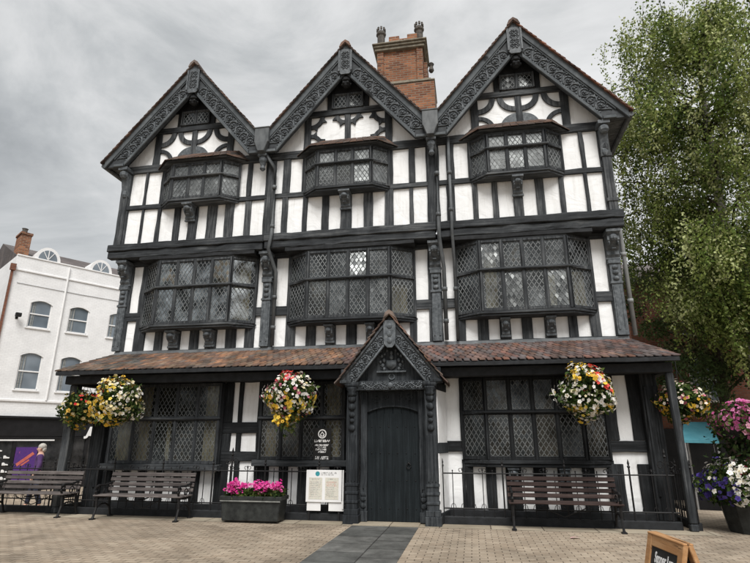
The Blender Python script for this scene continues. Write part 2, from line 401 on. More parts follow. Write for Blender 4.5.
# back and side walls
for x in (-6.60, 4.56):
    mb = MB(); mb.box(x, x+.14, Y1+.17, 6.2, 3.4, 5.9); mb.box(x-.15 if x < 0 else x+.05, x-.01 if x < 0 else x+.19, Y2+.17, 6.2, 5.9, 8.2); part(mb, 'side_wall', M['plaster'], 0)
    xo = x-.045-.15 if x < 0 else x+.19
    mb = MB()
    for z in (5.72, 7.0, 8.02): mb.timber(xo, xo+.045, Y2+.2, 6.2, z, z+.18)
    for y in (.9, 1.7, 2.5, 3.3, 4.1, 4.9, 5.7):
        for za, zb in ((5.91,6.99),(7.19,8.01)): mb.timber(xo+.003, xo+.04, y, y+.2, za, zb)
    part(mb, 'side_framing', M['tv'])
for x in (-6.93, 4.98):
    mb = MB(); mb.box(x, x+.14, Y0+.17, 6.2, 0, 3.35); part(mb, 'side_wall', M['plaster'], 0)
    xo = x-.045 if x < 0 else x+.14
    mb = MB()
    for z in (.0, 1.3, 2.8): mb.timber(xo, xo+.045, Y0+.2, 6.2, z, z+.2)
    for y in (.8, 1.7, 2.6, 3.5, 4.4, 5.3):
        for za, zb in ((.21,1.29),(1.51,2.79)): mb.timber(xo+.003, xo+.04, y, y+.25, za, zb)
    part(mb, 'side_framing', M['tv'])
mb = MB(); mb.box(-6.78, 4.74, 6.2, 6.34, 0, 8.3); part(mb, 'back_wall', M['plaster'], 0)

# --- second floor framing
low = [[(-6.61,-6.23),(-6.17,-5.80),(-5.70,-5.33),(-5.17,-4.94),(-4.71,-4.46),(-4.22,-4.0),(-3.78,-3.5),(-3.35,-3.02)],
       [(-2.75,-2.57),(-2.43,-2.06),(-1.95,-1.60),(-1.43,-1.15),(-.89,-.61),(-.40,-.12),(.08,.44),(.53,.84)],
       [(1.12,1.27),(1.45,1.83),(1.95,2.26),(2.38,2.70),(2.90,3.18),(3.36,3.67),(3.77,4.19),(4.26,4.57)]]
up = [[(-6.62,-6.24),(-6.18,-5.79),(-3.78,-3.5),(-3.38,-3.02)],
      [(-2.77,-2.59),(-2.41,-2.11),(.07,.44),(.58,.83)],
      [(1.13,1.29),(1.47,1.78),(3.78,4.19),(4.28,4.57)]]
lims = [(HX0,-2.90),(-2.90,.98),(.98,HX1)]
for i in range(3):
    a, b = lims[i]
    a2 = a if i == 0 else a; 
    w = low[i]
    studs_between(w, a, b, Y2, 6.04, 6.98)
    studs_between(up[i][:2], a, up[i][1][1]+.12, Y2, 7.09, 8.0)
    studs_between(up[i][2:], up[i][2][0]-.12, b, Y2, 7.09, 8.0)
    rail(a, b, Y2, 6.975, 7.095)
    rail(a, b, Y2, 7.995, 8.19, 'tie_beam', .07)
# bressummer and moulding under it
for a, b in ((-6.95,-2.95),(-2.945,1.02),(1.025,4.86)):
    mb = MB(); mb.timber(a, b, -.10, Y2+.05, 5.87, 6.045, 0, .012, .22); part(mb, 'bressummer', M['th'], .014)
    mb = MB(); mb.timber(a+.02, b-.02, -.065, Y2+.05, 5.69, 5.868, 0, .014, .22); part(mb, 'bressummer', M['th'], .014)
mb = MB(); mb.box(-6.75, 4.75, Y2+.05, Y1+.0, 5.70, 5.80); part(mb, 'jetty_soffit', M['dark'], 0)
rail(-6.62, 4.72, Y1, 5.58, 5.70, 'wall_plate')

# --- first floor framing
fw_x = [(-6.03,-3.19),(-2.38,.49),(1.39,4.17)]
below = [[(-5.91,-5.65),(-5.45,-5.27),(-4.99,-4.76),(-4.54,-4.36),(-4.09,-3.87),(-3.62,-3.41)],
         [(-2.21,-1.96),(-1.74,-1.51),(-1.28,-1.04),(-.81,-.6),(-.34,-.12),(.14,.36)],
         [(1.54,1.79),(2.02,2.24),(2.46,2.68),(2.9,3.14),(3.36,3.61),(3.78,4.03)]]
sideL = [[(-6.42,-6.18)],[(-2.74,-2.44)],[(1.07,1.34)]]
sideR = [[(-3.18,-3.01)],[(.51,.78)],[(4.22,4.49)]]
lims1 = [(-6.62,-2.88),(-2.88,.93),(.93,4.72)]
for i in range(3):
    a, b = lims1[i]; w0, w1 = fw_x[i]
    xl = sideL[i][0][1]+.0; xr = sideR[i][0][0]
    studs_between(sideL[i], a, below[i][0][0], Y1, 3.48, 4.21)
    studs_between(sideL[i], a, xl+.14, Y1, 4.41, 5.58)
    studs_between(sideR[i], below[i][-1][1], b, Y1, 3.48, 4.21)
    studs_between(sideR[i], xr-.1, b, Y1, 4.41, 5.58)
    studs_between(below[i], below[i][0][0]-.0, below[i][-1][1], Y1, 3.48, 4.05)
    rail(a, below[i][0][0]-.06, Y1, 4.205, 4.415); rail(below[i][-1][1]+.06, b, Y1, 4.205, 4.415)
    rail(a, b, Y1, 3.36, 3.485, 'sill_beam')

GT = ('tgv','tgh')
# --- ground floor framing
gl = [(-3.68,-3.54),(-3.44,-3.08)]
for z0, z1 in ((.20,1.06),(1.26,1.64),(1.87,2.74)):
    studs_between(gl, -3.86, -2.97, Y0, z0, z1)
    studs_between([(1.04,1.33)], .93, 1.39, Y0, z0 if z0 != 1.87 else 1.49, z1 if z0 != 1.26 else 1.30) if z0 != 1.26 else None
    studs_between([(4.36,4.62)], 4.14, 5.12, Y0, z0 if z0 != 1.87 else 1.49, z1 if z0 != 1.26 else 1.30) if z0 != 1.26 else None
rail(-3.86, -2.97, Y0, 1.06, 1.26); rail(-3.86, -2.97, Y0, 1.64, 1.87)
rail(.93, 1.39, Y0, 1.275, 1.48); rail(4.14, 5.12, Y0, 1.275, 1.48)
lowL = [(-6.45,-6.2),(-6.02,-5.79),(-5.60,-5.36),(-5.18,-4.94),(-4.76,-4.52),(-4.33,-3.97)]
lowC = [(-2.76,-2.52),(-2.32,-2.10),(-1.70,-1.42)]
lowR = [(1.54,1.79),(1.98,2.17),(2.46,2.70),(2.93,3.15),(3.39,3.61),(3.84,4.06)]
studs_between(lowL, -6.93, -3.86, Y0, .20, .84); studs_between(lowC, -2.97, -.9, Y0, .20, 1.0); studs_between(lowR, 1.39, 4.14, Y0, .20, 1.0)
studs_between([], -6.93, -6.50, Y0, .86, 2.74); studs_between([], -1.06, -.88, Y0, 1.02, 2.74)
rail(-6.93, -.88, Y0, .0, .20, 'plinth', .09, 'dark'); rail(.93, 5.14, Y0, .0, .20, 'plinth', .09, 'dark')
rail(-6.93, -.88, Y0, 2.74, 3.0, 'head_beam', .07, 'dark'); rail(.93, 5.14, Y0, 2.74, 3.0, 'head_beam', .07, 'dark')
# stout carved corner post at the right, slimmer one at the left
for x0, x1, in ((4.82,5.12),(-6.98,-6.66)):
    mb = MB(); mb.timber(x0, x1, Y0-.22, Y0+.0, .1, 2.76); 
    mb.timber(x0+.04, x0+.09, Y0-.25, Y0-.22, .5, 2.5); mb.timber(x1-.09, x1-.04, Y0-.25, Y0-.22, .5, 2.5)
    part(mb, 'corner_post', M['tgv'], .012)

GT = ('tv','th')
# --- windows -------------------------------------------------------
def quarry(mb, P, u, n, w, h, dw=.098, dh=.15, tilt=.045):
    """one leaded light: diamond quarries, each with its own slight tilt, and lead cames"""
    P = Vector(P); u = Vector(u); n = Vector(n); up_ = Vector((0,0,1))
    def clip(poly, ax, lim, keep_less):
        out = []
        for i in range(len(poly)):
            a, b = poly[i], poly[(i+1) % len(poly)]
            ia = a[ax] <= lim if keep_less else a[ax] >= lim
            ib = b[ax] <= lim if keep_less else b[ax] >= lim
            if ia: out.append(a)
            if ia != ib:
                t = (lim-a[ax])/(b[ax]-a[ax]); out.append((a[0]+(b[0]-a[0])*t, a[1]+(b[1]-a[1])*t))
        return out
    ni = int(w/dw)+2; nj = int(h/(dh/2))+2
    ta, tb = R.gauss(0, tilt*1.6), R.gauss(0, tilt*1.6)
    w1, w2, w3 = R.uniform(0,6), R.uniform(0,6), R.uniform(.002,.007)
    def warp(x, z):
        k = min(1, 12*min(x, w-x, z, h-z)+.1) if 0 <= x <= w and 0 <= z <= h else .1
        return x+w3*k*math.sin(z*9+w1), z+w3*k*math.sin(x*11+w2)
    for j in range(-1, nj):
        for i in range(-1, ni):
            cx = (i + (.5 if j % 2 else 0))*dw; cz = j*dh/2
            poly = [(cx-dw/2,cz),(cx,cz-dh/2),(cx+dw/2,cz),(cx,cz+dh/2)]
            for ax, lim, kl in ((0,0,False),(0,w,True),(1,0,False),(1,h,True)):
                if len(poly) > 2: poly = clip(poly, ax, lim, kl)
            if len(poly) < 3: continue
            a, b = ta+R.gauss(0, tilt), tb+R.gauss(0, tilt)
            mb.add([P + u*warp(*p)[0] + up_*warp(*p)[1] + n*((p[0]-cx)*a + (p[1]-cz)*b) for p in poly], [list(range(len(poly)))], 0)
    # cames
    s = dh/dw; hw = .0058*R.uniform(.85,1.2)
    def line(x0, z0, x1, z1):
        d = Vector((x1-x0, z1-z0)); L = d.length
        if L < .02: return
        d /= L; q = Vector((-d.y, d.x))*hw
        m_ = max(1, int(L/.12)); vs = []
        for k in range(m_+1):
            cx, cz = warp(x0+(x1-x0)*k/m_, z0+(z1-z0)*k/m_)
            vs += [P + u*(cx-q.x) + up_*(cz-q.y) + n*.007, P + u*(cx+q.x) + up_*(cz+q.y) + n*.007]
        mb.add(vs, [[2*k,2*k+2,2*k+3,2*k+1] for k in range(m_)], 1)
    k = -int(h/s/dw)-2
    for i in range(k, ni+2):
        for sg in (1, -1):
            # z = sg*s*(x-x0)
            x0 = (i+.5)*dw if sg == 1 else (i+.5)*dw - k*dw*0
            xa, za = x0, 0.
            if sg == 1:
                t0, t1 = max(0., -x0*s) if x0 < 0 else 0., min(h, (w-x0)*s)
                if t1 > t0: line(x0+t0/s, t0, x0+t1/s, t1)
            else:
                x0 = w + (-(i+.5)*dw) if False else (i+.5)*dw + h/s*0
                xx = (i+.5)*dw - k*dw + k*dw
                # descending: x = xx - t/s, runs for i over extended range
                xx2 = (i - k + k + .5)*dw
                pass
    for i in range(0, ni + int(h/s/dw) + 3):
        xx = (i+.5)*dw
        t0, t1 = max(0., (xx-w)*s), min(h, xx*s)
        if t1 > t0: line(xx-t0/s, t0, xx-t1/s, t1)
    # border came
    for a, b, c, d in ((0,0,w,0),(0,h,w,h),(0,0,0,h),(w,0,w,h)): line(a, b, c, d)

def facet(fr, gm, P0, P1, z0, z1, zt, n, post=.09, mull=.06, ends=(1,1), depth=.11, upper=True):
    """one face of a window from P0 to P1 (plan), n lights wide, transom at zt"""
    P0 = Vector((P0[0],P0[1],0)); P1 = Vector((P1[0],P1[1],0)); d = P1-P0; L = d.length; u = d/L; nn = Vector((u.y,-u.x,0))
    up_ = Vector((0,0,1))
    def bar(a, b, za, zb, dp, off=0):
        c = P0 + u*((a+b)/2) + nn*(off) + up_*((za+zb)/2)
        fr.obox(c, u, nn, up_, (b-a)/2, dp/2, (zb-za)/2)
    xs = [0.] + [post/2*ends[0]*1. + (L-post/2*(ends[0]+ends[1]))*i/n for i in range(1, n)] + [L]
    ex = []
    for i, x in enumerate(xs):
        hw = (post/2 if i in (0, n) else mull/2)
        if i in (0, n) and not ends[0 if i == 0 else 1]: hw = .012
        ex.append((max(0., x-hw) if i == 0 else x-hw, min(L, x+hw) if i == n else x+hw))
        a, b = ex[-1]
        bar(a, b, z0, z1, depth if i in (0, n) else depth*.85, .004 if i in (0,n) else 0)
    for i in range(n):
        a, b = ex[i][1], ex[i+1][0]
        rows = [(z0+.05, zt-.035), (zt+.035, z1-.05)] if zt else [(z0+.04, z1-.04)]
        bar(a, b, z0, rows[0][0], depth*.8); bar(a, b, rows[-1][1], z1, depth*.8)
        if zt: bar(a, b, zt-.035, zt+.035, depth*1.0, .012)
        for za, zb in rows:
            # slim iron casement edge
            quarry(gm, P0 + u*(a+.012) + up_*(za+.012) + nn*.012, u, nn, b-a-.024, zb-za-.024)
            for c, dd, e, f in ((a,a+.014,za,zb),(b-.014,b,za,zb),(a+.014,b-.014,za,za+.014),(a+.014,b-.014,zb-.014,zb)): bar(c, dd, e, f, .03, .02)

def bay(name, xw0, xw1, yw, cx, dy, z0, z1, zt, nf, label=None, sill=.1, ncant=1, curtains=(), glz='glass'):
    fr = MB(); g = MB(); yf = yw-dy
    A, B, C_, D = (xw0, yw-.04), (xw0+cx, yf), (xw1-cx, yf), (xw1, yw-.04)
    facet(fr, g, B, C_, z0, z1, zt, nf)
    facet(fr, g, A, B, z0, z1, zt, ncant, ends=(1,0)); facet(fr, g, C_, D, z0, z1, zt, ncant, ends=(0,1))
    w = part(fr, name, M['tv' if yw < Y0 else 'tgv'], .006)
    if label: w['label'] = label
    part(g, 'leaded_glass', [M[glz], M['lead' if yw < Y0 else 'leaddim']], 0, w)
    # moulded sill and head following the plan
    s = MB()
    def ring(o, za, zb):
        s.prism([(xw0-o,yw-.03),(xw0+cx-o*.5,yf-o),(xw1-cx+o*.5,yf-o),(xw1+o,yw-.03)], za, zb, 'z')
    ring(.05, z0-sill*.55, z0-.001); ring(.02, z0-sill, z0-sill*.55-.001)
    ring(.03, z1+.001, z1+.05)
    if zt:
        pts = [(xw0-.02,yw-.06),(xw0+cx-.01,yf-.07),(xw1-cx+.01,yf-.07),(xw1+.02,yw-.06)]
        s.tube([(p[0],p[1],zt) for p in pts], .028, 6)
    part(s, 'sill', M['th' if yw < Y0 else 'tgh'], .008, w)
    bk = MB(); bk.box(xw0+.02, xw1-.02, yw-.035, yw-.012, z0, z1); part(bk, 'dark_room_backing', M['interior'], 0, w)  # dark sheet close behind the glass, painted as room darkness
    if curtains:
        for xa, xb, za, zb in curtains:
            cu = MB(); drape(cu, xa, xb, yw-.075, za, zb); part(cu, 'curtain', M['curtain'], 0, w, True)
    return w
def drape(mb, xa, xb, y, za, zb):
    n = max(8, int((xb-xa)/.02)); vs = []
    ph = R.uniform(0, 6)
    for i in range(n+1):
        x = xa+(xb-xa)*i/n
        yy = y + .018*math.sin(i*1.1+ph) + .01*math.sin(i*.43)
        vs += [(x, yy, za), (x*.98+(xa+xb)/2*.02, yy, zb)]
    mb.add(vs, [[2*i,2*i+2,2*i+3,2*i+1] for i in range(n)])

def corbel(x0, x1, yw, z0, z1, d, name='corbel', m='carve', face=True):
    """small carved console under a sill or jetty"""
    mb = MB(); h = z1-z0
    prof = [(yw-.02,z0),(yw-.06,z0),(yw-.05-d*.25,z0+h*.12),(yw-.05-d*.18,z0+h*.28),(yw-.05-d*.5,z0+h*.42),(yw-.05-d*.85,z0+h*.6),(yw-.05-d*.8,z0+h*.78),(yw-.05-d,z0+h*.86),(yw-.05-d,z1),(yw-.02,z1)]
    mb.prism(prof, x0+.02, x1-.02, 'x')
    mb.box(x0, x1, yw-.08-d, yw-.02, z1-h*.12, z1+.002)
    mb.box(x0, x1, yw-.075, yw-.02, z0-.03, z0+.02)
    if face:
        cx = (x0+x1)/2; w = (x1-x0)/2
        mb.ball((cx, yw-.06-d*.82, z0+h*.68), w*.62, w*.5, h*.15, 8)
        mb.ball((cx, yw-.06-d*1.02, z0+h*.64), w*.16, w*.22, h*.07, 6)
        for s_ in (-1,1):
            mb.ball((cx+s_*w*.27, yw-.06-d*.98, z0+h*.72), w*.14, w*.1, h*.035, 6)
            mb.ball((cx+s_*w*.62, yw-.05-d*.6, z0+h*.5), w*.2, d*.3, h*.1, 6)
        mb.box(cx-w*.3, cx+w*.3, yw-.07-d*.6, yw-.05-d*.3, z0+h*.28, z0+h*.33)
    return part(mb, name, M[m], .006)

# first floor bays
cz = (4.0, 5.56, 4.89)
first = [(-6.03,-3.19),(-2.38,.49),(1.39,4.17)]
cur1 = [[(-3.72,-3.34,4.05,5.5)], [(-.03,.32,4.05,4.75)], [(2.0,2.25,4.05,5.4),(3.2,3.42,4.05,4.8),(3.65,4.0,4.05,4.85)]]
for i, (a, b) in enumerate(first):
    bay('window', a, b, Y1, .50, .35, 4.02, 5.56, 4.90, 4, curtains=cur1[i], glz='glasssky' if i == 0 else 'glass')
    o = MB(); o.timber(a-.04, b+.04, Y1-.41, Y1-.04, 5.60, 5.69); part(o, 'window_head', M['dark'])
for x0, x1 in ((-5.27,-4.99),(-4.36,-4.09),(-1.51,-1.28),(-.60,-.36),(2.24,2.46),(3.14,3.36)):
    corbel(x0+.01, x1-.01, Y1-.03, 3.55, 3.90, .18)
# second floor oriels with tiled hoods
TILES = [(.125,.080,.062),(.14,.085,.064),(.115,.078,.063),(.12,.092,.077),(.11,.088,.077),(.16,.095,.066),(.105,.073,.062)]
def tcol(bias=0):
    c = R.choice(TILES); k = R.uniform(.85,1.12)
    return (c[0]*k, c[1]*k*(1+bias*.0), c[2]*k)
orie = [(-4.68,1.0),(-1.02,1.0),(2.81,.98)]
for i, (c, h) in enumerate(orie):
    bay('window', c-h, c+h, Y2, .36, .30, 7.03, 7.96, 7.60, 3, glz='glassup')
    t = MB()
    # hood: three facets of overlapping tiles
    E = [(c-h-.27,Y2-.03),(c-h+.20,Y2-.47),(c+h-.20,Y2-.47),(c+h+.27,Y2-.03)]
    W_ = [(c-h+.10,Y2-.03),(c-h+.40,Y2-.09),(c+h-.40,Y2-.09),(c+h-.10,Y2-.03)]
    ze, zw = 8.045, 8.36
    for k in range(3):
        e0, e1, w0, w1 = [Vector((p[0],p[1],0)) for p in (E[k],E[k+1],W_[k],W_[k+1])]
        n = max(2, int((e1-e0).length/.16))
        for r in range(4):
            ta, tb = r/4-.02, (r+1)/4+.06
            for q in range(n):
                sa, sb = q/n+.004, (q+1)/n-.004
                P = []
                for (s_, t_) in ((sa,ta),(sb,ta),(sb,tb),(sa,tb)):
                    p = (e0.lerp(e1, s_)).lerp(w0.lerp(w1, s_), min(1,max(-.05,t_)))
                    z = ze+(zw-ze)*t_
                    P.append((p.x, p.y, z + (.012 if t_ == ta else 0)+R.uniform(-.004,.004)))
                P2 = [(p[0],p[1],p[2]-.018) for p in P]
                t.add(P+P2, [[0,1,2,3],[7,6,5,4],[0,4,5,1],[1,5,6,2],[2,6,7,3],[3,7,4,0]], 0, tuple(q*.7 for q in tcol()))
    for k in range(3): t.add([(E[k][0],E[k][1]+.02,ze-.012),(E[k+1][0],E[k+1][1]+.02,ze-.012),(W_[k+1][0],W_[k+1][1]+.03,zw+.01),(W_[k][0],W_[k][1]+.03,zw+.01)], [[0,1,2,3]], 0, (.03,.025,.022))
    part(t, 'hood_tiles', M['tile'], 0)
    s = MB(); s.prism([(E[0][0]+.05,E[0][1]),(E[1][0]+.03,E[1][1]+.05),(E[2][0]-.03,E[2][1]+.05),(E[3][0]-.05,E[3][1])], 8.012, 8.062, 'z'); part(s, 'hood_board', M['th'])
for x0, x1 in ((-5.00,-4.74),(-1.15,-.89),(2.68,2.92)):
    corbel(x0, x1, Y2-.03, 6.56, 6.93, .22)

# gable windows and their framing
PLW = M['plaster']
for i, c in enumerate(BC):
    mb = MB(); mb.prism([(c-1.98,8.25),(c+1.98,8.25),(c+1.98,8.32),(c,ZP-.16),(c-1.98,8.32)], Y2+.001, Y2+.15, 'y'); part(mb, 'gable_wall', PLW, 0)
    # upper boarding
    mb = MB(); mb.prism([(c-.85,9.66),(c+.85,9.66),(c,10.66)], Y2-.03, Y2+.01, 'y')
    for s_ in (-1,1): mb.prism([(c+s_*.40,9.24),(c+s_*.52,9.24),(c+s_*.52,9.66),(c+s_*.40,9.66)], Y2-.045, Y2+.01, 'y')
    part(mb, 'apex_boarding', M['dark'])
    rail(c-1.22, c+1.22, Y2, 9.09, 9.24, 'collar_beam', .06)
    for s_ in (-1,1):
        mb = MB(); mb.timber(c+s_*1.0-.085, c+s_*1.0+.085, Y2-.05, Y2+.02, 8.19, 9.09); part(mb, 'queen_post', M['tv'])
        mb = MB(); a = Vector((c+s_*2.0, 8.27)); b = Vector((c+s_*.15, 10.49))
        mb.beam2(a, b, .34, Y2-.055, Y2+.01); part(mb, 'principal_rafter', M['th'])
    # small two-light window
    fr = MB(); g = MB(); facet(fr, g, (c-.39,Y2-.05), (c+.39,Y2-.05), 9.245, 9.66, None, 2, post=.07)
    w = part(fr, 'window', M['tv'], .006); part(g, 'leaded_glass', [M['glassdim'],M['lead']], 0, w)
    bk = MB(); bk.box(c-.38, c+.38, Y2-.02, Y2-.005, 9.25, 9.655); part(bk, 'dark_room_backing', M['interior'], 0, w)  # dark sheet in place of the unlit attic depth
    mb = MB(); mb.timber(c-.07, c+.07, Y2-.05, Y2+.02, 8.19, 9.09); part(mb, 'king_post', M['tv'])
    # curved braces that leave the white cusped lozenges
    def arc(cx, cz_, r0, r1, t0, t1):
        m_ = MB(); n = 10; P = []
        for k in range(n+1): t = rad(t0+(t1-t0)*k/n); P.append((cx+r1*math.cos(t), cz_+r1*math.sin(t)))
        if r0 > 0:
            for k in range(n,-1,-1): t = rad(t0+(t1-t0)*k/n); P.append((cx+r0*math.cos(t), cz_+r0*math.sin(t)))
        else: P.append((cx, cz_))
        n2 = len(P)
        if r0 > 0:
            vs = [(p[0],Y2-.042,p[1]) for p in P]+[(p[0],Y2+.01,p[1]) for p in P]; fs = []
            h2 = n2//2
            for k in range(h2-1): 
                fs += [[k,k+1,n2-2-k,n2-1-k],[n2+k,n2+n2-1-k,n2+n2-2-k,n2+k+1]]
            for k in range(n2): j = (k+1)%n2; fs.append([k,k+n2,j+n2,j])
            m_.add(vs, fs)
        else: m_.prism(P, Y2-.042, Y2+.01, 'y')
        part(m_, 'curved_brace', M['carve'] if r0 == 0 else M['tv'], .005)
    if i != 1:
        for xq, t0, t1 in ((c-.915,270,360),(c-.07,180,270),(c+.07,270,360),(c+.915,180,270)):
            arc(xq, 9.09, .27, .40, t0, t1)
        for xq, t0, t1 in ((c-.915,0,90),(c-.07,90,180),(c+.07,0,90),(c+.915,90,180)):
            arc(xq, 8.26, .27 if abs(xq-c) > .5 else 0, .37, t0, t1)
    else:
        for s_ in (-1,1):
            xo, xi = c+s_*.915, c+s_*.07
            q0 = (180,270) if s_ > 0 else (270,360); q1 = (270,360) if s_ > 0 else (180,270); q2 = (90,180) if s_ > 0 else (0,90)
            arc(xo, 9.09, .22, .33, *q0); arc(xi, 9.09, .15, .25, *q1); arc(xo, 8.32, .20, .30, *q2)
            for cx_, cz_, r_, ang in ((xo,9.09,.31,225 if s_ > 0 else 315),(xi,9.09,.23,315 if s_ > 0 else 225),(xo,8.32,.28,135 if s_ > 0 else 45)):
                for da in (-24,24):
                    a_ = rad(ang+da); u_ = Vector((math.cos(a_),math.sin(a_))); n_ = Vector((-u_.y,u_.x)); p_ = Vector((cx_,cz_))+u_*r_
                    mb = MB(); mb.prism([p_-n_*.06, p_+n_*.06, p_+u_*.11], Y2-.040, Y2+.01, 'y'); part(mb, 'brace_cusp', M['tv'], .003)

# --- bargeboards with scroll carving
def spiral(cx, cz_, r, turns, a0, dirn, y, rr, mb, T):
    P = []
    n = int(16*turns)
    for k in range(n+1):
        t = k/n; rad_ = r*(1-.86*t); a = a0 + dirn*2*math.pi*turns*t
        q = T(cx+rad_*math.cos(a), cz_+rad_*math.sin(a)); P.append((q[0], y, q[1]))
    mb.tube(P, [rr*(1-.4*k/n) for k in range(n+1)], 5)
def vine(mb, T, L, w, y, period, rr=.022):
    """running scroll along local u (0..L), half-width w"""
    n = int(L/.03); P = []
    for k in range(n+1):
        u = L*k/n; v = w*.62*math.sin(math.pi*u/period); q = T(u, v); P.append((q[0], y, q[1]))
    mb.tube(P, rr, 5)
    k = 0
    u = period*.5
    while u < L - period*.3:
        s_ = 1 if k % 2 == 0 else -1
        spiral(u, -s_*w*.20, w*.70, 1.6, math.pi/2*s_, s_, y, rr*.95, mb, T)
        q = T(u, -s_*w*.2); mb.ball((q[0], y, q[1]), rr*1.5, rr*1.2, rr*1.5, 6)
        q0 = T(u+period*.42, s_*w*.72); mb.ball((q0[0], y, q0[1]), rr*1.9, rr, rr*1.2, 6)
        for dq, ang in ((-.18,.9),(.18,2.2),(.5,-.6)):
            q0 = T(u+period*dq, s_*w*.95*math.sin(ang)); mb.ball((q0[0], y+.005, q0[1]), rr*1.2, rr, rr*1.9, 6)
        q0 = T(u+period*.22, -s_*w*.85); mb.ball((q0[0], y, q0[1]), rr*1.3, rr, rr*1.3, 6)
        u += period; k += 1
th = math.atan(SL); ct, st = math.cos(th), math.sin(th)
for i, c in enumerate(BC):
    for s_ in (-1,1):
        outer_end = 2.19 if (i == 0 and s_ == -1) or (i == 2 and s_ == 1) else 1.985
        V = .82
        zo = lambda d: ZP - SL*d
        zb = 8.06
        din = (ZP-V-zb)/SL
        poly = [(c,ZP),(c+s_*outer_end, zo(outer_end)),(c+s_*outer_end, max(zb, zo(outer_end)-.42) if outer_end > 2.1 else zb),(c+s_*min(din+.25,1.93), zb),(c+s_*din, zb),(c, ZP-V)]
        mb = MB(); mb.prism(poly, YB+.02, YB+.09, 'y'); b = part(mb, 'bargeboard', M['board'], .01)
        # raised edge mouldings
        mb = MB()
        def strip(off0, off1, d0, d1, y0, y1):
            mb.prism([(c+s_*d0, zo(d0)-off0),(c+s_*d1, zo(d1)-off0),(c+s_*d1, zo(d1)-off1),(c+s_*d0, zo(d0)-off1)], y0, y1, 'y')
        strip(0.0, .22, 0, outer_end, YB-.03, YB+.02)
        strip(.225, .27, .12, min(outer_end,1.95), YB-.012, YB+.02)
        strip(V-.11, V-.0, .14, din, YB-.02, YB+.02)
        mb.box(min(c+s_*(din+.02),c+s_*1.94), max(c+s_*(din+.02),c+s_*1.94), YB-.02, YB+.02, zb, zb+.07)
        part(mb, 'moulding', M['slatepaint'], .008, b)
        cv = MB()
        midoff = .49
        ox, oz = c+s_*.22, zo(.22)-midoff
        Ls = (1.80-.22)/ct
        T = lambda u, v: (ox + s_*(u*ct) + s_*v*st, oz - u*st + v*ct)
        vine(cv, T, Ls, .165, YB+.012, .235, .017)
        part(cv, 'scroll_carving', M['carve'], 0, b, True)
    # apex block, pendant boss
    mb = MB(); mb.prism([(c-.17,ZP-.16),(c+.17,ZP-.16),(c+.17,ZP-.80),(c+.10,ZP-.88),(c-.10,ZP-.88),(c-.17,ZP-.80)], YB-.045, YB-.025, 'y')
    for s_ in (-1,1): mb.box(c+s_*.15-.02, c+s_*.15+.02, YB-.075, YB-.045, ZP-.80, ZP-.2)
    T = lambda u, v: (c+u, ZP-.34-v)
    for k in range(4):
        for s_ in (-1,1): spiral(s_*.062, -.04+k*.125, .060, 1.4, math.pi/2*(1 if k%2 else -1), s_*(1 if k%2 else -1), YB-.05, .017, mb, T)
        mb.ball((c, YB-.05, ZP-.30-k*.125+.06), .022, .02, .03, 6)
    part(mb, 'apex_block', M['carve'], .003)
    mb = MB(); mb.lathe((c, YB+.12, ZP-1.16), [(.02,0),(.08,.03),(.11,.09),(.07,.14),(.12,.17),(.12,.24),(.07,.30)], 10)
    for k in range(6):
        a = k*math.pi/3; mb.ball((c+.10*math.cos(a), YB+.12+.10*math.sin(a), ZP-1.07), .035)
    part(mb, 'pendant_boss', M['dark'], 0)
# valley boxes between the gables
for x in (-3.025, .985):
    mb = MB(); mb.box(x-.18, x+.18, YB-.115, YB+.10, 8.28, 8.66); mb.box(x-.19, x+.19, YB-.125, .3, 8.66, 8.70)
    mb.prism([(x-.17,8.3),(x+.17,8.3),(x+.08,8.04),(x-.08,8.04)], YB-.125, YB+.08, 'y')
    part(mb, 'valley_hopper', M['pipe'], .012)
    mb = MB(); mb.box(x-.11, x+.11, YB+.0, Y2, 7.98, 8.04); mb.ball((x, YB+.07, 7.90), .10, .08, .11, 8); mb.lathe((x, YB+.09, 7.62), [(.03,0),(.07,.05),(.05,.12),(.08,.2)], 8)
    part(mb, 'carved_bracket', M['carve'], 0)
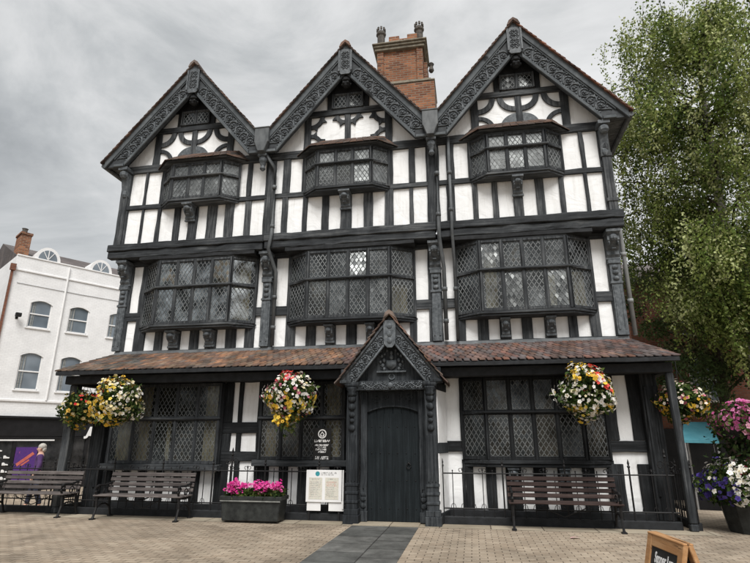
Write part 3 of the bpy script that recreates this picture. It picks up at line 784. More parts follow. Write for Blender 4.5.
# roofs: three double-pitched roofs running back, with tile courses
for i, c in enumerate(BC):
    r = MB(); edge = MB()
    for s_ in (-1,1):
        oe = 2.24 if (i == 0 and s_ == -1) or (i == 2 and s_ == 1) else 2.0
        n = 24; Lx = oe/n
        r.prism([(c, ZP-.02),(c+s_*oe, ZP-.02-SL*oe),(c+s_*oe, ZP-.10-SL*oe),(c, ZP-.10)], YB+.095, 6.5, 'y', 0, (.05,.04,.035))
        for k in range(n):
            d0, d1 = k*Lx-.02, (k+1)*Lx+.025
            z0, z1 = ZP-SL*d0+.035, ZP-SL*d1+.065
            y = YB-.09
            while y < 6.5:
                dy_ = .17 if y < 1.2 else 1.1
                j = R.uniform(-.01,.01); y1 = min(6.5, y+dy_-.004)
                vs = [(c+s_*d0,y,z0-.02),(c+s_*d1,y,z1-.02+j),(c+s_*d1,y1,z1-.02+j),(c+s_*d0,y1,z0-.02),(c+s_*d0,y,z0-.055),(c+s_*d1,y,z1-.062+j),(c+s_*d1,y1,z1-.062+j),(c+s_*d0,y1,z0-.055)]
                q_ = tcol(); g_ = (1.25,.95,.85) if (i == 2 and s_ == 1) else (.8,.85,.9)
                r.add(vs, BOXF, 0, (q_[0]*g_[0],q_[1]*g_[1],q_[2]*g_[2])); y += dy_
    y = YB-.11
    while y < 6.5:
        P = [(c-.15,ZP-.12),(c-.10,ZP+.0),(c,ZP+.075),(c+.10,ZP),(c+.15,ZP-.12),(c+.11,ZP-.12),(c,ZP+.01),(c-.11,ZP-.12)]
        r.prism(P, y, y+.44, 'y', 0, tcol()); y += .45
    part(r, 'roof', M['tile'], 0)
    # dark soffit boards under the overhang
    for s_ in (-1,1):
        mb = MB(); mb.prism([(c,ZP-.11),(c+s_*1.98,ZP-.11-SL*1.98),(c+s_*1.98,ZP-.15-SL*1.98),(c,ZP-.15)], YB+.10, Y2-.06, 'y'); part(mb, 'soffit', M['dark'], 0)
# outer eave boxes
for x, s_ in ((-6.98,-1),(4.95,1)):
    mb = MB(); mb.prism([(x-s_*.18,8.06),(x+s_*.22,8.14),(x+s_*.22,8.22),(x-s_*.18,8.3)], YB+.1, 6.4, 'y'); part(mb, 'eave_box', M['th'], .01)
    mb = MB(); mb.tube([(x+s_*.27,YB-.02,8.11),(x+s_*.27,6.5,8.11)], .055, 8); part(mb, 'gutter', M['pipe'], 0)
    xb = x+(.26 if s_ < 0 else -.28)
    mb = MB(); mb.box(xb-.12, xb+.12, YB+.02, Y2, 7.98, 8.06); mb.ball((xb, YB+.10, 7.88), .11, .09, .11); mb.prism([(Y2-.02,7.3),(Y2-.10,7.35),(YB+.12,7.85),(YB+.12,7.95),(Y2-.02,7.95)], xb-.08, xb+.08, 'x')
    mb.ball((xb, Y2-.10, 7.42), .07, .06, .12)
    part(mb, 'carved_bracket', M['carve'], 0)
# storey posts with pilaster mouldings at the party lines, second floor
for x in (-2.86, .96):
    mb = MB(); mb.timber(x-.085, x+.085, Y2-.10, Y2-.05, 6.05, 7.96); part(mb, 'pilaster', M['tv'])
mb = MB(); mb.timber(4.60, 4.78, Y2-.10, Y2-.045, 6.05, 7.3); mb.box(4.58, 4.80, Y2-.12, Y2-.04, 6.25, 6.33); mb.box(4.58,4.80,Y2-.12,Y2-.04,7.3,7.38); mb.ball((4.69,Y2-.12,7.55), .07,.05,.14); part(mb, 'pilaster', M['tv'])
mb = MB(); mb.timber(-6.84, -6.66, Y2-.10, Y2-.045, 6.05, 7.96); part(mb, 'pilaster', M['tv'])
# big carved brackets that carry the jetty
for x in (-6.58, -2.92, .95, 4.62):
    w = .14
    corbel(x-w, x+w, Y1-.03, 5.10, 5.66, .26, 'jetty_bracket')
    mb = MB(); mb.timber(x-.10, x+.10, Y1-.11, Y1-.04, 3.49, 5.06)
    mb.box(x-.12, x+.12, Y1-.14, Y1-.04, 4.98, 5.06); mb.box(x-.115, x+.115, Y1-.13, Y1-.04, 4.55, 4.60)
    for z in (4.66, 4.79, 4.9): mb.ball((x, Y1-.12, z), .065, .045, .05, 8)
    for sx in (-.06, .06): mb.timber(x+sx-.018, x+sx+.018, Y1-.125, Y1-.11, 3.6, 4.5)
    part(mb, 'carved_pilaster', M['carve'], .006)
# curved ogee brackets at the outer corners, seen edge-on
for x, s_ in ((-6.62,-1),(4.72,1)):
    mb = MB(); P = [(x,3.5),(x+s_*.03,3.5),(x+s_*.04,4.6),(x+s_*.06,5.1),(x+s_*.15,5.6),(x+s_*.15,5.7),(x,5.7)]
    mb.prism(P, Y1-.02, Y1+.16, 'y'); part(mb, 'corner_brace', M['tv'])

# --- rainwater pipes
def pipe(pts, m='pipe', r=.045, collars=()):
    mb = MB(); mb.tube(pts, r, 8)
    for z in collars:
        for k in range(len(pts)-1):
            a, b = Vector(pts[k]), Vector(pts[k+1])
            if min(a.z,b.z) <= z <= max(a.z,b.z):
                t = (z-a.z)/(b.z-a.z); p = a.lerp(b, t); mb.lathe((p.x,p.y,z-.04), [(r+.015,0),(r+.015,.08)], 8)
    part(mb, 'rainwater_pipe', M[m], 0, None, True)
pipe([(-2.98,-.24,8.1),(-2.74,-.12,7.7),(-2.72,-.13,6.2),(-2.72,-.16,5.98),(-2.78,-.16,5.66),(-2.70,.20,5.2),(-2.70,.22,3.5)], 'pipe', .042, (7.2,6.2,4.6,3.9))
pipe([(.98,-.24,8.1),(1.08,-.12,7.8),(1.08,-.13,6.2),(1.08,-.16,5.66),(1.14,.20,5.1),(1.14,.22,3.5)], 'pipe', .042, (7.2,6.2,4.6,3.9))
pipe([(1.36,-.10,8.1),(1.36,-.12,6.2),(1.36,-.16,5.72),(1.37,.22,5.25),(1.37,.24,3.5)], 'pipe', .034, (7.2,6.3,4.6))
pipe([(4.86,.35,8.0),(4.86,.35,3.5)], 'palepipe', .045, (6.6,5.2,4.2))

# --- chimney
yc0, yc1 = 3.3, 4.3
ch = MB(); ch.box(-.92, .96, yc0-.12, yc1+.1, 8.5, 12.25); ch.box(-.86, .62, yc0, yc1, 12.25, 13.63)
ch.box(-.86, -.65, yc0-.06, yc0, 12.39, 13.63); ch.box(.42, .62, yc0-.06, yc0, 12.39, 13.63)
ch.box(.62, .74, yc0+.2, yc1-.1, 12.25, 13.23)
chim = part(ch, 'chimney', M['brick'], .01)
s = MB(); s.box(-.94,.98,yc0-.15,yc1+.12,12.25,12.31); s.box(-.90,.86,yc0-.09,yc1+.05,12.31,12.39)
part(s, 'string_course', M['stone'], .015, chim); s = MB()
s.box(-.93,.69,yc0-.12,yc1+.08,13.61,13.71); s.box(-.97,.73,yc0-.17,yc1+.12,13.71,13.79); s.box(-1.0,.77,yc0-.22,yc1+.15,13.79,13.85)
part(s, 'chimney_cap', M['stone'], .015, chim)
s = MB()
for a, b, z in ((-.46,-.12,14.11),(-.02,.03,13.97),(.14,.46,14.13),(-.46,.46,13.99)): s.box(a, b, yc0-.12-(.004 if z>14.03 else 0), yc0+.12+(.004 if z>14.03 else 0), 13.85, z)
part(s, 'battlement', M['brick'], .01, chim)
for x in (-.74, .52):
    p = MB(); p.lathe((x,yc0+.05,13.85), [(.17,0),(.17,.08),(.125,.12),(.125,.45),(.165,.50),(.165,.58),(.13,.60),(.13,.64)], 8)
    for k in range(8):
        a = k*math.pi/4+.2; p.obox((x+.13*math.cos(a), yc0+.05+.13*math.sin(a), 14.56), (math.cos(a),math.sin(a),0), (-math.sin(a),math.cos(a),0), (0,0,1), .025, .033, .06)
    part(p, 'chimney_pot', M['pot'], .01, chim)
p = MB(); p.lathe((.86,yc0+.3,12.88),[(.05,0),(.09,.06),(.06,.2),(.1,.3),(.05,.36)],8); part(p,'corbel_head',M['pot'],0,chim)

# --- pent roof round the ground floor
pent = MB(); YE = -.36; ZE, ZT = 2.975, 3.43
xl, xr = -7.55, 5.36
def pent_face(e0, e1, w0, w1, tint):
    e0, e1, w0, w1 = map(Vector, (e0,e1,w0,w1))
    n = int((e1-e0).length/.15); rows = 9
    d_in = ((w0-e0)+(w1-e1)); 
    for r in range(rows):
        ta, tb = r/rows-.01, (r+1)/rows+.07
        for q in range(n):
            off = .5 if r % 2 else 0
            sa, sb = (q+off)/n+.0016, (q+1+off)/n-.0016
            if sb > 1: sb = 1.0
            if sa >= 1: continue
            mp_ = e0.lerp(e1,(sa+sb)/2).lerp(w0.lerp(w1,(sa+sb)/2),(ta+tb)/2)
            if abs(mp_.x-.02) < 1.0 and mp_.z < 3.93-1.26*abs(mp_.x-.02): continue
            P = []; j = R.uniform(-.006,.007)
            for s_, t_ in ((sa,ta),(sb,ta),(sb,tb),(sa,tb)):
                p = (e0.lerp(e1,s_)).lerp(w0.lerp(w1,s_), t_)
                P.append((p.x,p.y,p.z+(.022+j if t_ == ta else 0.004)))
            P2 = [(p[0],p[1],p[2]-.02) for p in P]
            xx = (P[0][0]+P[1][0])/2
            c = tcol()
            k = tint(xx, r)
            c = (c[0]*k[0], c[1]*k[1], c[2]*k[2])
            pent.add(P+P2, [[0,1,2,3],[7,6,5,4],[0,4,5,1],[1,5,6,2],[2,6,7,3],[3,7,4,0]], 0, c)
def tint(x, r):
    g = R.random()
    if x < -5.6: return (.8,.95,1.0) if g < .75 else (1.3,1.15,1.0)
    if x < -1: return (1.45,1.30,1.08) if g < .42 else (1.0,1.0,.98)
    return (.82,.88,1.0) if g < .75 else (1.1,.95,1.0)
pent_face((xl,YE,ZE),(xr,YE,ZE),(-6.60,Y1-.02,ZT),(4.70,Y1-.02,ZT), tint)
pent_face((xl,3.2,ZE),(xl,YE,ZE),(-6.62,3.2,ZT),(-6.62,Y1-.02,ZT), tint)
pent_face((xr,YE,ZE),(xr,3.2,ZE),(4.72,Y1-.02,ZT),(4.72,3.2,ZT), tint)
part(pent, 'pent_roof', M['tile'], 0)
u = MB()
u.add([(xl+.03,YE+.03,ZE-.015),(-.74,YE+.03,ZE-.015),(-.5,Y1,ZT-.03),(-6.6,Y1,ZT-.03)], [[0,1,2,3]])
u.add([(.78,YE+.03,ZE-.015),(xr-.03,YE+.03,ZE-.015),(4.70,Y1,ZT-.03),(.54,Y1,ZT-.03)], [[0,1,2,3]])
u.add([(xl+.03,YE+.03,ZE-.015),(-6.6,Y1,ZT-.03),(-6.6,3.2,ZT-.03),(xl+.03,3.2,ZE-.015)], [[0,1,2,3]])
u.add([(xr-.03,YE+.03,ZE-.015),(xr-.03,3.2,ZE-.015),(4.7,3.2,ZT-.03),(4.7,Y1,ZT-.03)], [[0,1,2,3]])
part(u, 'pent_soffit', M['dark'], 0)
for a, b in ((xl+.02,-.78),(.82,xr-.02)):
    u = MB(); u.timber(a, b, YE+.0, YE+.05, ZE-.10, ZE-.02, 0, .004); part(u, 'eave_board', M['dark'], .006)
u = MB(); u.timber(-7.42, -.92, -.16, .02, 2.70, 2.88, 0, .006); u.timber(.96, 5.26, -.16, .02, 2.70, 2.88, 0, .006)
u.timber(-7.42, -7.24, .03, 3.1, 2.70, 2.88); u.timber(5.1, 5.26, .03, 3.1, 2.70, 2.88); part(u, 'veranda_beam', M['dark'], .01)
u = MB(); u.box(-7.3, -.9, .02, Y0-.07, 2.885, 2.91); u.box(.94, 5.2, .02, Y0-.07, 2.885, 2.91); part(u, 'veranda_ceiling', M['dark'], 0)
# flashing where the pent roof meets the wall
u = MB(); u.timber(-6.62, 4.72, Y1-.07, Y1-.05, 3.40, 3.47); part(u, 'lead_flashing', M['leadsheet'], 0)
for x, w in ((-7.34,.19),(5.21,.12)):
    for y in (.12 if x < 0 else -.07, 3.0):
        mb = MB(); mb.timber(x-w/2, x+w/2, y-w/2, y+w/2, .12, 2.70, 0, .006); mb.box(x-w*.55, x+w*.55, y-w*.55, y+w*.55, 0, .12)
        part(mb, 'veranda_post', M['tv'], .02)

# --- ground floor windows
def flat_window(x0, x1, yw, z0, z1, zt, n, d, curtains=(), sill=True):
    fr = MB(); g = MB(); facet(fr, g, (x0,yw-d), (x1,yw-d), z0, z1, zt, n, post=.12, mull=.055)
    fr.box(x0, x0+.05, yw-d+.06, yw-.0, z0, z1); fr.box(x1-.05, x1, yw-d+.06, yw, z0, z1)
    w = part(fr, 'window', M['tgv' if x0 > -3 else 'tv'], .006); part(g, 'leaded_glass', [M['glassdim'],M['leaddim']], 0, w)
    bk = MB(); bk.box(x0+.05, x1-.05, yw-.03, yw-.008, z0, z1); part(bk, 'dark_room_backing', M['interior'], 0, w)  # dark sheet behind the panes, room darkness put into its colour
    s = MB(); s.timber(x0-.08, x1+.06, yw-d-.13, yw-.03, z0-.13, z0-.004, 0, .006)
    if zt: s.tube([(x0-.02,yw-d-.07,zt),(x1+.02,yw-d-.07,zt)], .03, 6)
    part(s, 'sill', M['th'], .012, w)
    if curtains:
        for a, b, c, dd in curtains:
            cu = MB(); drape(cu, a, b, yw-.07, c, dd); part(cu, 'curtain', M['curtain'], 0, w, True)
    return w
flat_window(-6.50, -3.86, Y0, 1.0, 2.72, 1.95, 5, .2, [(-6.42,-6.05,1.05,2.7),(-5.9,-5.62,1.05,2.7),(-5.2,-5.08,1.05,1.9),(-4.3,-4.0,1.05,2.7)])
flat_window(-2.97, -1.06, Y0, 1.10, 2.72, 1.95, 4, .16, [(-2.85,-2.6,1.15,2.7),(-1.5,-1.2,1.15,2.7)])
bay('window', 1.37, 4.16, Y0, .46, .24, 1.13, 2.72, 2.03, 4, sill=.14, glz='glassdim')
for x0, x1 in ((2.2,2.42),(3.16,3.38)): corbel(x0, x1, Y0-.03, .70, .98, .12)

# --- porch
def tb(mb, *a, **k): mb.timber(*a, **k)
px = .02
for s_ in (-1,1):
    x0, x1 = sorted((px+s_*.66, px+s_*.88))
    mb = MB(); mb.timber(x0, x1, -.30, -.10, .16, 2.5); mb.box(x0-.04, x1+.04, -.35, -.06, 0, .16); mb.box(x0-.025, x1+.025, -.33, -.08, .16, .26)
    for sx in (.045, .11, .175): mb.timber(x0+sx-.014, x0+sx+.014, -.318, -.30, .75, 1.6, 0, .002)
    for z in (.36,.52,.66): mb.box(x0-.012, x1+.012, -.315, -.09, z, z+.05)
    p = part(mb, 'porch_post', M['porch'], .008)
    cv = MB(); xc = (x0+x1)/2
    for z, r_ in ((1.72,.07),(1.86,.05),(1.97,.06),(2.12,.075),(2.28,.085)): cv.ball((xc,-.31,z), r_, .05, r_*.95, 8)
    cv.lathe((xc,-.30,2.32), [(.06,0),(.10,.05),(.08,.09),(.12,.15),(.12,.18)], 8)
    cv.box(x0-.02, x1+.02, -.37, -.08, 2.50, 2.60)
    part(cv, 'post_carving', M['porch'], 0, p, True)
    mb = MB(); x0, x1 = sorted((px+s_*.515, px+s_*.645))
    mb.timber(x0, x1, -.07, .06, .02, 2.44); mb.box(x0-.01, x1+.01, -.10, .06, .02, .2); 
    for z in (.3,.42,.5): mb.ball(((x0+x1)/2, -.075, z), .06, .03, .05, 8)
    mb.timber((x0+x1)/2-.02, (x0+x1)/2+.02, -.085, -.07, .6, 2.3); part(mb, 'door_jamb', M['porch'], .006)
    # side cheeks of the porch, white infill between rails
    xs_ = px+s_*.80
    mb = MB(); mb.prism([(px+s_*.78,-.09),(px+s_*.90,-.09),(px+s_*1.03,Y0-.06),(px+s_*.78,Y0-.06)], .02, 2.6, 'z'); part(mb, 'porch_cheek', M['plaster'], 0)
    xo = xs_+s_*.05
    for z, h in ((.0,.2),(1.25,.2),(2.45,.15)):
        mb = MB(); mb.prism([(px+s_*.80,-.094),(px+s_*.92,-.094),(px+s_*1.05,Y0-.065),(px+s_*.80,Y0-.065)], z, z+h, 'z'); part(mb, 'cheek_rail', M['porch'])
mb = MB(); mb.timber(px-.88, px+.88, -.33, -.10, 2.44, 2.62, 0, .003); p = part(mb, 'porch_lintel', M['porch'], .008)
cv = MB(); T = lambda u, v: (px-.62+u, 2.53+v)
vine(cv, T, 1.24, .065, -.335, .155, .011); cv.ball((px,-.34,2.53), .06,.025,.06); part(cv, 'frieze_carving', M['carve'], 0, p, True)
# spandrel with four-centred arch over the door
P = [(px-.52,2.44),(px-.52,2.03)]
for k in range(13):
    t = -1+2*k/12; P.append((px+.515*t, 2.145-.11*abs(t)**2.2))
P += [(px+.52,2.03),(px+.52,2.44)]
vs = []; n = 13
mb = MB()
for k in range(n-1):
    a, b = P[2+k], P[3+k]
    mb.prism([(a[0],a[1]),(b[0],b[1]),(b[0],2.44),(a[0],2.44)], -.03, .06, 'y')
p = part(mb, 'door_head', M['porch'], 0)
cv = MB()
cv.tube([(q[0],-.035,q[1]) for q in P[2:15]], .018, 6)
for s_ in (-1,1):
    T = lambda u, v: (px+s_*u, 2.29+v); spiral(.33, .0, .09, 1.4, 0, s_, -.03, .012, cv, T); spiral(.14, .03, .06, 1.3, 2, -s_, -.03, .01, cv, T)
part(cv, 'spandrel_carving', M['porch'], 0, p, True)
d = MB(); nb = 6
for k in range(nb):
    a, b = px-.515+1.03*k/nb, px-.515+1.03*(k+1)/nb
    zt_ = lambda x: 2.145-.11*abs((x-px)/.515)**2.2
    d.prism([(a+.003,.02),(b-.003,.02),(b-.003,zt_(b)+.02),((a+b)/2,zt_((a+b)/2)+.02),(a+.003,zt_(a)+.02)], .0, .05, 'y')
    if k: d.box(a-.014, a+.014, -.012, .0, .02, 2.0)
dr = part(d, 'door', M['door'], .004)
h = MB()
for k in range(nb):
    for z in (.25,.75,1.25,1.75): h.ball((px-.515+1.03*(k+.5)/nb, -.006, z), .011, .008, .011, 6)
h.lathe((px+.33,0,1.0), [(.0,0)], 6) if False else None
ring_ = [(px+.30+.045*math.cos(a*math.pi/6), -.03, 1.02+.045*math.sin(a*math.pi/6)) for a in range(13)]
h.tube(ring_, .008, 6); h.ball((px+.30,-.012,1.065), .022,.016,.022)
part(h, 'door_handle', M['iron'], 0, dr, True)
# tympanum with crest
mb = MB(); mb.prism([(px-.8,2.62),(px+.8,2.62),(px+.62,2.85),(px,3.62),(px-.62,2.85)], -.12, -.06, 'y'); p = part(mb, 'tympanum', M['porch'], 0)
cv = MB()
ring_ = [(px+.055*math.cos(a*math.pi/8), -.13, 2.72+.055*math.sin(a*math.pi/8)) for a in range(17)]
cv.tube(ring_, .016, 6); cv.box(px-.3, px+.3, -.19, -.12, 2.80, 2.835)
part(cv, 'ring_boss', M['carve'], .003, p)
cr = MB()   # heraldic achievement: shield, helm, mantling, supporters
cr.prism([(px-.10,3.05),(px+.10,3.05),(px+.10,2.93),(px,2.85),(px-.10,2.93)], -.165, -.12, 'y')
cr.ball((px,-.14,3.11), .045,.03,.055); cr.ball((px,-.14,3.20), .035,.03,.05)
for s_ in (-1,1):
    for k, (dx, dz, r_) in enumerate(((.15,3.05,.045),(.20,3.14,.04),(.14,3.18,.035),(.18,2.95,.045),(.15,2.88,.04),(.23,3.02,.035),(.09,3.25,.03),(.22,3.24,.03))):
        cr.ball((px+s_*dx,-.135,dz), r_*.8, .03, r_)
    T = lambda u, v: (px+s_*u, v); spiral(.21, 3.17, .06, 1.2, 0, s_, -.13, .012, cr, T); spiral(.2, 2.9, .05, 1.2, 1, -s_, -.13, .012, cr, T)
part(cr, 'crest', M['carve'], 0, p, True)
PZ = 3.93; PS = 1.26; pYB = -.34
for s_ in (-1,1):
    zo = lambda dd: PZ-PS*dd
    mb = MB(); mb.prism([(px,PZ),(px+s_*.98,zo(.98)),(px+s_*.98,zo(.98)-.10),(px+s_*.90,zo(.98)-.16),(px+s_*.78,zo(.78)-.42),(px,PZ-.50)], pYB, pYB+.06, 'y'); b = part(mb, 'porch_bargeboard', M['board'], .006)
    cv = MB()
    for o0, o1 in ((0,.07),(.42,.48)): cv.prism([(px+s_*.1,zo(.1)-o0),(px+s_*(.97 if o0 == 0 else .78),zo(.97 if o0 == 0 else .78)-o0),(px+s_*(.97 if o0 == 0 else .78),zo(.97 if o0 == 0 else .78)-o1),(px+s_*.1,zo(.1)-o1)], pYB-.025, pYB, 'y')
    pt = math.atan(PS); ox, oz = px+s_*.14, zo(.14)-.25
    T = lambda u, v: (ox+s_*(u*math.cos(pt))+s_*v*math.sin(pt), oz-u*math.sin(pt)+v*math.cos(pt))
    vine(cv, T, .68/math.cos(pt), .095, pYB-.008, .16, .014)
    part(cv, 'scroll_carving', M['carve'], 0, b, True)
    # bracket block at the foot
    x0, x1 = sorted((px+s_*.80, px+s_*1.0)); mb = MB(); mb.box(x0, x1, pYB-.02, -.05, 2.62, 2.86); mb.box(x0-.02, x1+.02, pYB-.04, -.05, 2.58, 2.64); part(mb, 'porch_bracket', M['porch'], .01)
    # tiles
    t = MB(); rows = 11
    for r in range(rows):
        d0, d1 = 1.10*r/rows-.01, 1.10*(r+1)/rows+.03
        y = pYB-.09
        while y < .75:
            j = R.uniform(-.014,.014); jz = R.uniform(-.008,.012)
            vs = [(px+s_*d0,y,zo(d0)+.045),(px+s_*d1+j,y,zo(d1)+.08+jz),(px+s_*d1+j,y+.15,zo(d1)+.08+jz),(px+s_*d0,y+.15,zo(d0)+.045)]
            vs += [(q[0],q[1],q[2]-.03) for q in vs]
            t.add(vs, BOXF, 0, tcol()); y += .155
    part(t, 'porch_roof', M['tile'], 0)
    t = MB(); t.prism([(px,PZ+.01),(px+s_*1.0,zo(1.0)+.01),(px+s_*1.0,zo(1.0)-.03),(px,PZ-.03)], pYB+.06, .8, 'y'); part(t, 'porch_soffit', M['dark'], 0)
t = MB(); y = pYB-.10
while y < .7:
    t.prism([(px-.12,PZ-.06),(px-.08,PZ+.06),(px,PZ+.115),(px+.08,PZ+.06),(px+.12,PZ-.06),(px,PZ+.03)], y, y+.29, 'y', 0, tcol()); y += .30
part(t, 'porch_ridge', M['tile'], 0)
mb = MB(); mb.prism([(px-.13,PZ-.1),(px+.13,PZ-.1),(px+.12,PZ-.58),(px+.05,PZ-.66),(px-.05,PZ-.66),(px-.12,PZ-.58)], pYB-.05, pYB-.026, 'y')
for z in (PZ-.22,PZ-.38,PZ-.52): mb.ball((px,pYB-.05,z), .06,.025,.06)
part(mb, 'porch_apex_block', M['carve'], .005)

# ------------------------------------------------------------------ railings
def railing(name, label, x0, x1, y, ornaments=(), along='x', gap=.185, group='black iron railings round the house'):
    t = thing(name, label, 'railing', group=group)
    L = x1-x0
    def P(s_, d_, z): return (x0+s_, y+d_, z) if along == 'x' else (y+d_, x0+s_, z)
    mb = MB(); a = P(0,-.06,0); b = P(L,.06,.13)
    mb.box(min(a[0],b[0]),max(a[0],b[0]),min(a[1],b[1]),max(a[1],b[1]),-.02,.13); mb.build('plinth', M['dark'], t, .01)
    for z in (.27,.89):
        mb = MB(); mb.tube([P(0,0,z),P(L,0,z)], .014, 6); mb.build('rail', M['iron'], t)
    n = max(1, int(L/gap))
    for i in range(n+1):
        s_ = L*i/n
        main = i % 6 == 0
        mb = fin = bal = MB(); r_ = .017 if main else .009
        mb.tube([P(s_,0,.13),P(s_,0,1.0 if main else .93)], r_, 6)
        q = P(s_,0,1.0 if main else .93)
        if main: fin.lathe((q[0],q[1],q[2]), [(.012,0),(.03,.03),(.012,.06),(.022,.09),(.004,.16)], 6)
        elif i % 2 == 0:
            for sg in (-1,1):
                pts = []
                for k in range(9):
                    a = k/8*1.5*math.pi; pts.append(P(s_+sg*(.035-.035*math.cos(a)), 0, .90+.05+.03*math.sin(a)))
                fin.tube(pts, .007, 4)
            fin.lathe((q[0],q[1],q[2]), [(.006,0),(.018,.02),(.003,.07)], 6)
        else: fin.ball((q[0],q[1],q[2]+.01), .014)
        if not main: fin.tube([P(s_-.05,0,.27),P(s_-.03,0,.34),P(s_,0,.36),P(s_+.03,0,.34),P(s_+.05,0,.27)], .006, 4)
        bal.build('railing_post' if main else 'baluster', M['iron'], t)
    for s_ in ornaments:
        o = MB(); o.tube([P(s_,0,.13),P(s_,0,1.18)], .02, 6)
        for sg in (-1,1):
            pts = []
            for k in range(15):
                a = k/14*2.3*math.pi; rr = .075*(1-.6*k/14); pts.append(P(s_+sg*(.08-rr*math.cos(a)), 0, 1.06+rr*math.sin(a)))
            o.tube(pts, .011, 5)
        q = P(s_,0,1.18); o.lathe(q, [(.01,0),(.035,.03),(.01,.06),(.025,.1),(.003,.17)], 6)
        o.build('scroll_ornament', M['iron'], t)
    return t
FY = .09
railing('iron_railing', 'black iron railing in front of the house between the left veranda post and the porch', -7.2, -.93, FY, (3.83,))
railing('iron_railing', 'black iron railing with scroll finials from the porch to the right veranda post', .96, 5.08, FY, (4.0,))
railing('iron_railing', 'black iron railing returning along the right side of the house beside the flower tower', .0, 4.2, 5.32, (), 'y', .12)
railing('iron_railing', 'black iron railing running away along the left side of the house by the shop', .0, 3.6, -7.45, (), 'y', .14)

railing('iron_railing', 'black iron railing behind the far left bench in front of the shop', -10.2, -7.5, .16, ())
# ------------------------------------------------------------------ benches
def bench(slatm):
    t = thing('park_bench', '', 'bench', group='slatted benches in front of the house')
    Lb = 1.9; hx = Lb/2
    for s_ in (-1,1):
        x = s_*(hx-.06)
        mb = MB()
        mb.tube([(x,-.27,0),(x,-.25,.06),(x,-.20,.22),(x,-.22,.42)], [.032,.022,.024,.028], 6)      # front leg
        mb.tube([(x,.27,0),(x,.25,.06),(x,.19,.22),(x,.17,.42),(x,.24,.66),(x,.30,.86)], [.032,.022,.024,.026,.022,.018], 6)
        mb.tube([(x,-.23,.41),(x,0,.39),(x,.18,.41)], .024, 6)
        mb.tube([(x,-.20,.2),(x,-.08,.27),(x,.06,.27),(x,.19,.2)], .018, 6)
        mb.tube([(x,-.22,.42),(x,-.28,.52),(x,-.27,.60),(x,-.20,.63),(x,0,.62),(x,.21,.66)], [.022]*6, 6)    # arm
        P = [(x,-.22+.055*(1-k/14*.6)*math.cos(k/14*4.5*math.pi/1.5), .56+.055*(1-k/14*.6)*math.sin(k/14*4.5*math.pi/1.5)) for k in range(15)]
        mb.tube(P, .010, 5)
        P = [(x,.02+.08*(1-k/14*.6)*math.cos(k/14*7), .50+.08*(1-k/14*.6)*math.sin(k/14*7)) for k in range(15)]
        mb.tube(P, .011, 5)
        for y_ in (-.27,.27): mb.box(x-.04,x+.04,y_-.05,y_+.05,0,.025)
        mb.build('end_frame', M['iron'], t)
    mb = MB(); mb.tube([(0,-.2,.38),(0,0,.36),(0,.17,.38),(0,.28,.84)], .016, 6); mb.tube([(-.4,.0,.36),(0,.0,.2),(.4,.0,.36)], .010, 5); mb.build('centre_strap', M['iron'], t)
    for k in range(5):
        y = -.235+.097*k; mb = MB(); mb.timber(-hx, hx, y-.038, y+.038, .425, .452, 0, .003, .5); mb.build('seat_slat', slatm, t, .006)
    for k in range(4):
        z = .53+.095*k; y = .195+.36*(z-.45)*.62
        mb = MB(); mb.obox((0,y-.025,z), (1,0,0), (0,.95,-.26), (0,.26,.95), hx, .013, .036); mb.build('back_slat', slatm, t, .006)
    return t
b1 = bench(M['slat']); b1.location = (-7.64,-.27,0); b1['label'] = 'dark slatted bench with iron ends left of the veranda post, nearest the shop'
b2 = dup(b1, (-4.99,-.37,0), 0, 'dark slatted bench below the ground floor window left of the pink flower trough')
b3 = bench(M['slatdark']); b3.location = (3.09,-.22,0); b3['label'] = 'maroon slatted bench right of the porch by the chalkboard sign'
b3.rotation_euler = (0,0,rad(-1))

# ------------------------------------------------------------------ flowers
def leaf_cloud(name, pts, size, cols, parent, m='leaf', droop=.3, aspect=.55, mind=None, up=0):
    """many small leaf quads; pts Nx3, colours picked per leaf"""
    n = len(pts); pts = np.asarray(pts, float)
    a = NR.normal(size=(n,3)); a[:,2] -= droop; a /= np.linalg.norm(a,axis=1)[:,None]
    b = NR.normal(size=(n,3)); b[:,2] += up; b -= (b*a).sum(1)[:,None]*a; b /= np.linalg.norm(b,axis=1)[:,None]
    s = size*NR.uniform(.6,1.35,n)[:,None]
    v = np.empty((n,4,3)); v[:,0] = pts; v[:,1] = pts+a*s*.5+b*s*aspect*.5; v[:,2] = pts+a*s; v[:,3] = pts+a*s*.5-b*s*aspect*.5
    cols = np.asarray(cols, float)
    ci = cols if len(cols) == n else cols[NR.randint(0,len(cols),n)]
    ci = ci*NR.uniform(.7,1.3,n)[:,None]
    return quads(name, v, ci, M[m], parent)
def quads(name, v, c, m, parent):
    n = len(v); me = bpy.data.meshes.new(name)
    me.vertices.add(n*4); me.vertices.foreach_set('co', v.reshape(-1).astype(np.float32))
    me.loops.add(n*4); me.loops.foreach_set('vertex_index', np.arange(n*4, dtype=np.int32))
    me.polygons.add(n); me.polygons.foreach_set('loop_start', np.arange(0,n*4,4,dtype=np.int32))
    try: me.polygons.foreach_set('loop_total', np.full(n,4,dtype=np.int32))
    except Exception: pass
    me.update(calc_edges=True)
    at = me.color_attributes.new('Col','FLOAT_COLOR','CORNER')
    cc = np.ones((n,4,4)); cc[:,:,:3] = np.clip(c,0,1)[:,None,:]
    at.data.foreach_set('color', cc.reshape(-1).astype(np.float32))
    me.materials.append(m)
    o = bpy.data.objects.new(name, me); COL.objects.link(o)
    if parent: o.parent = parent
    return o
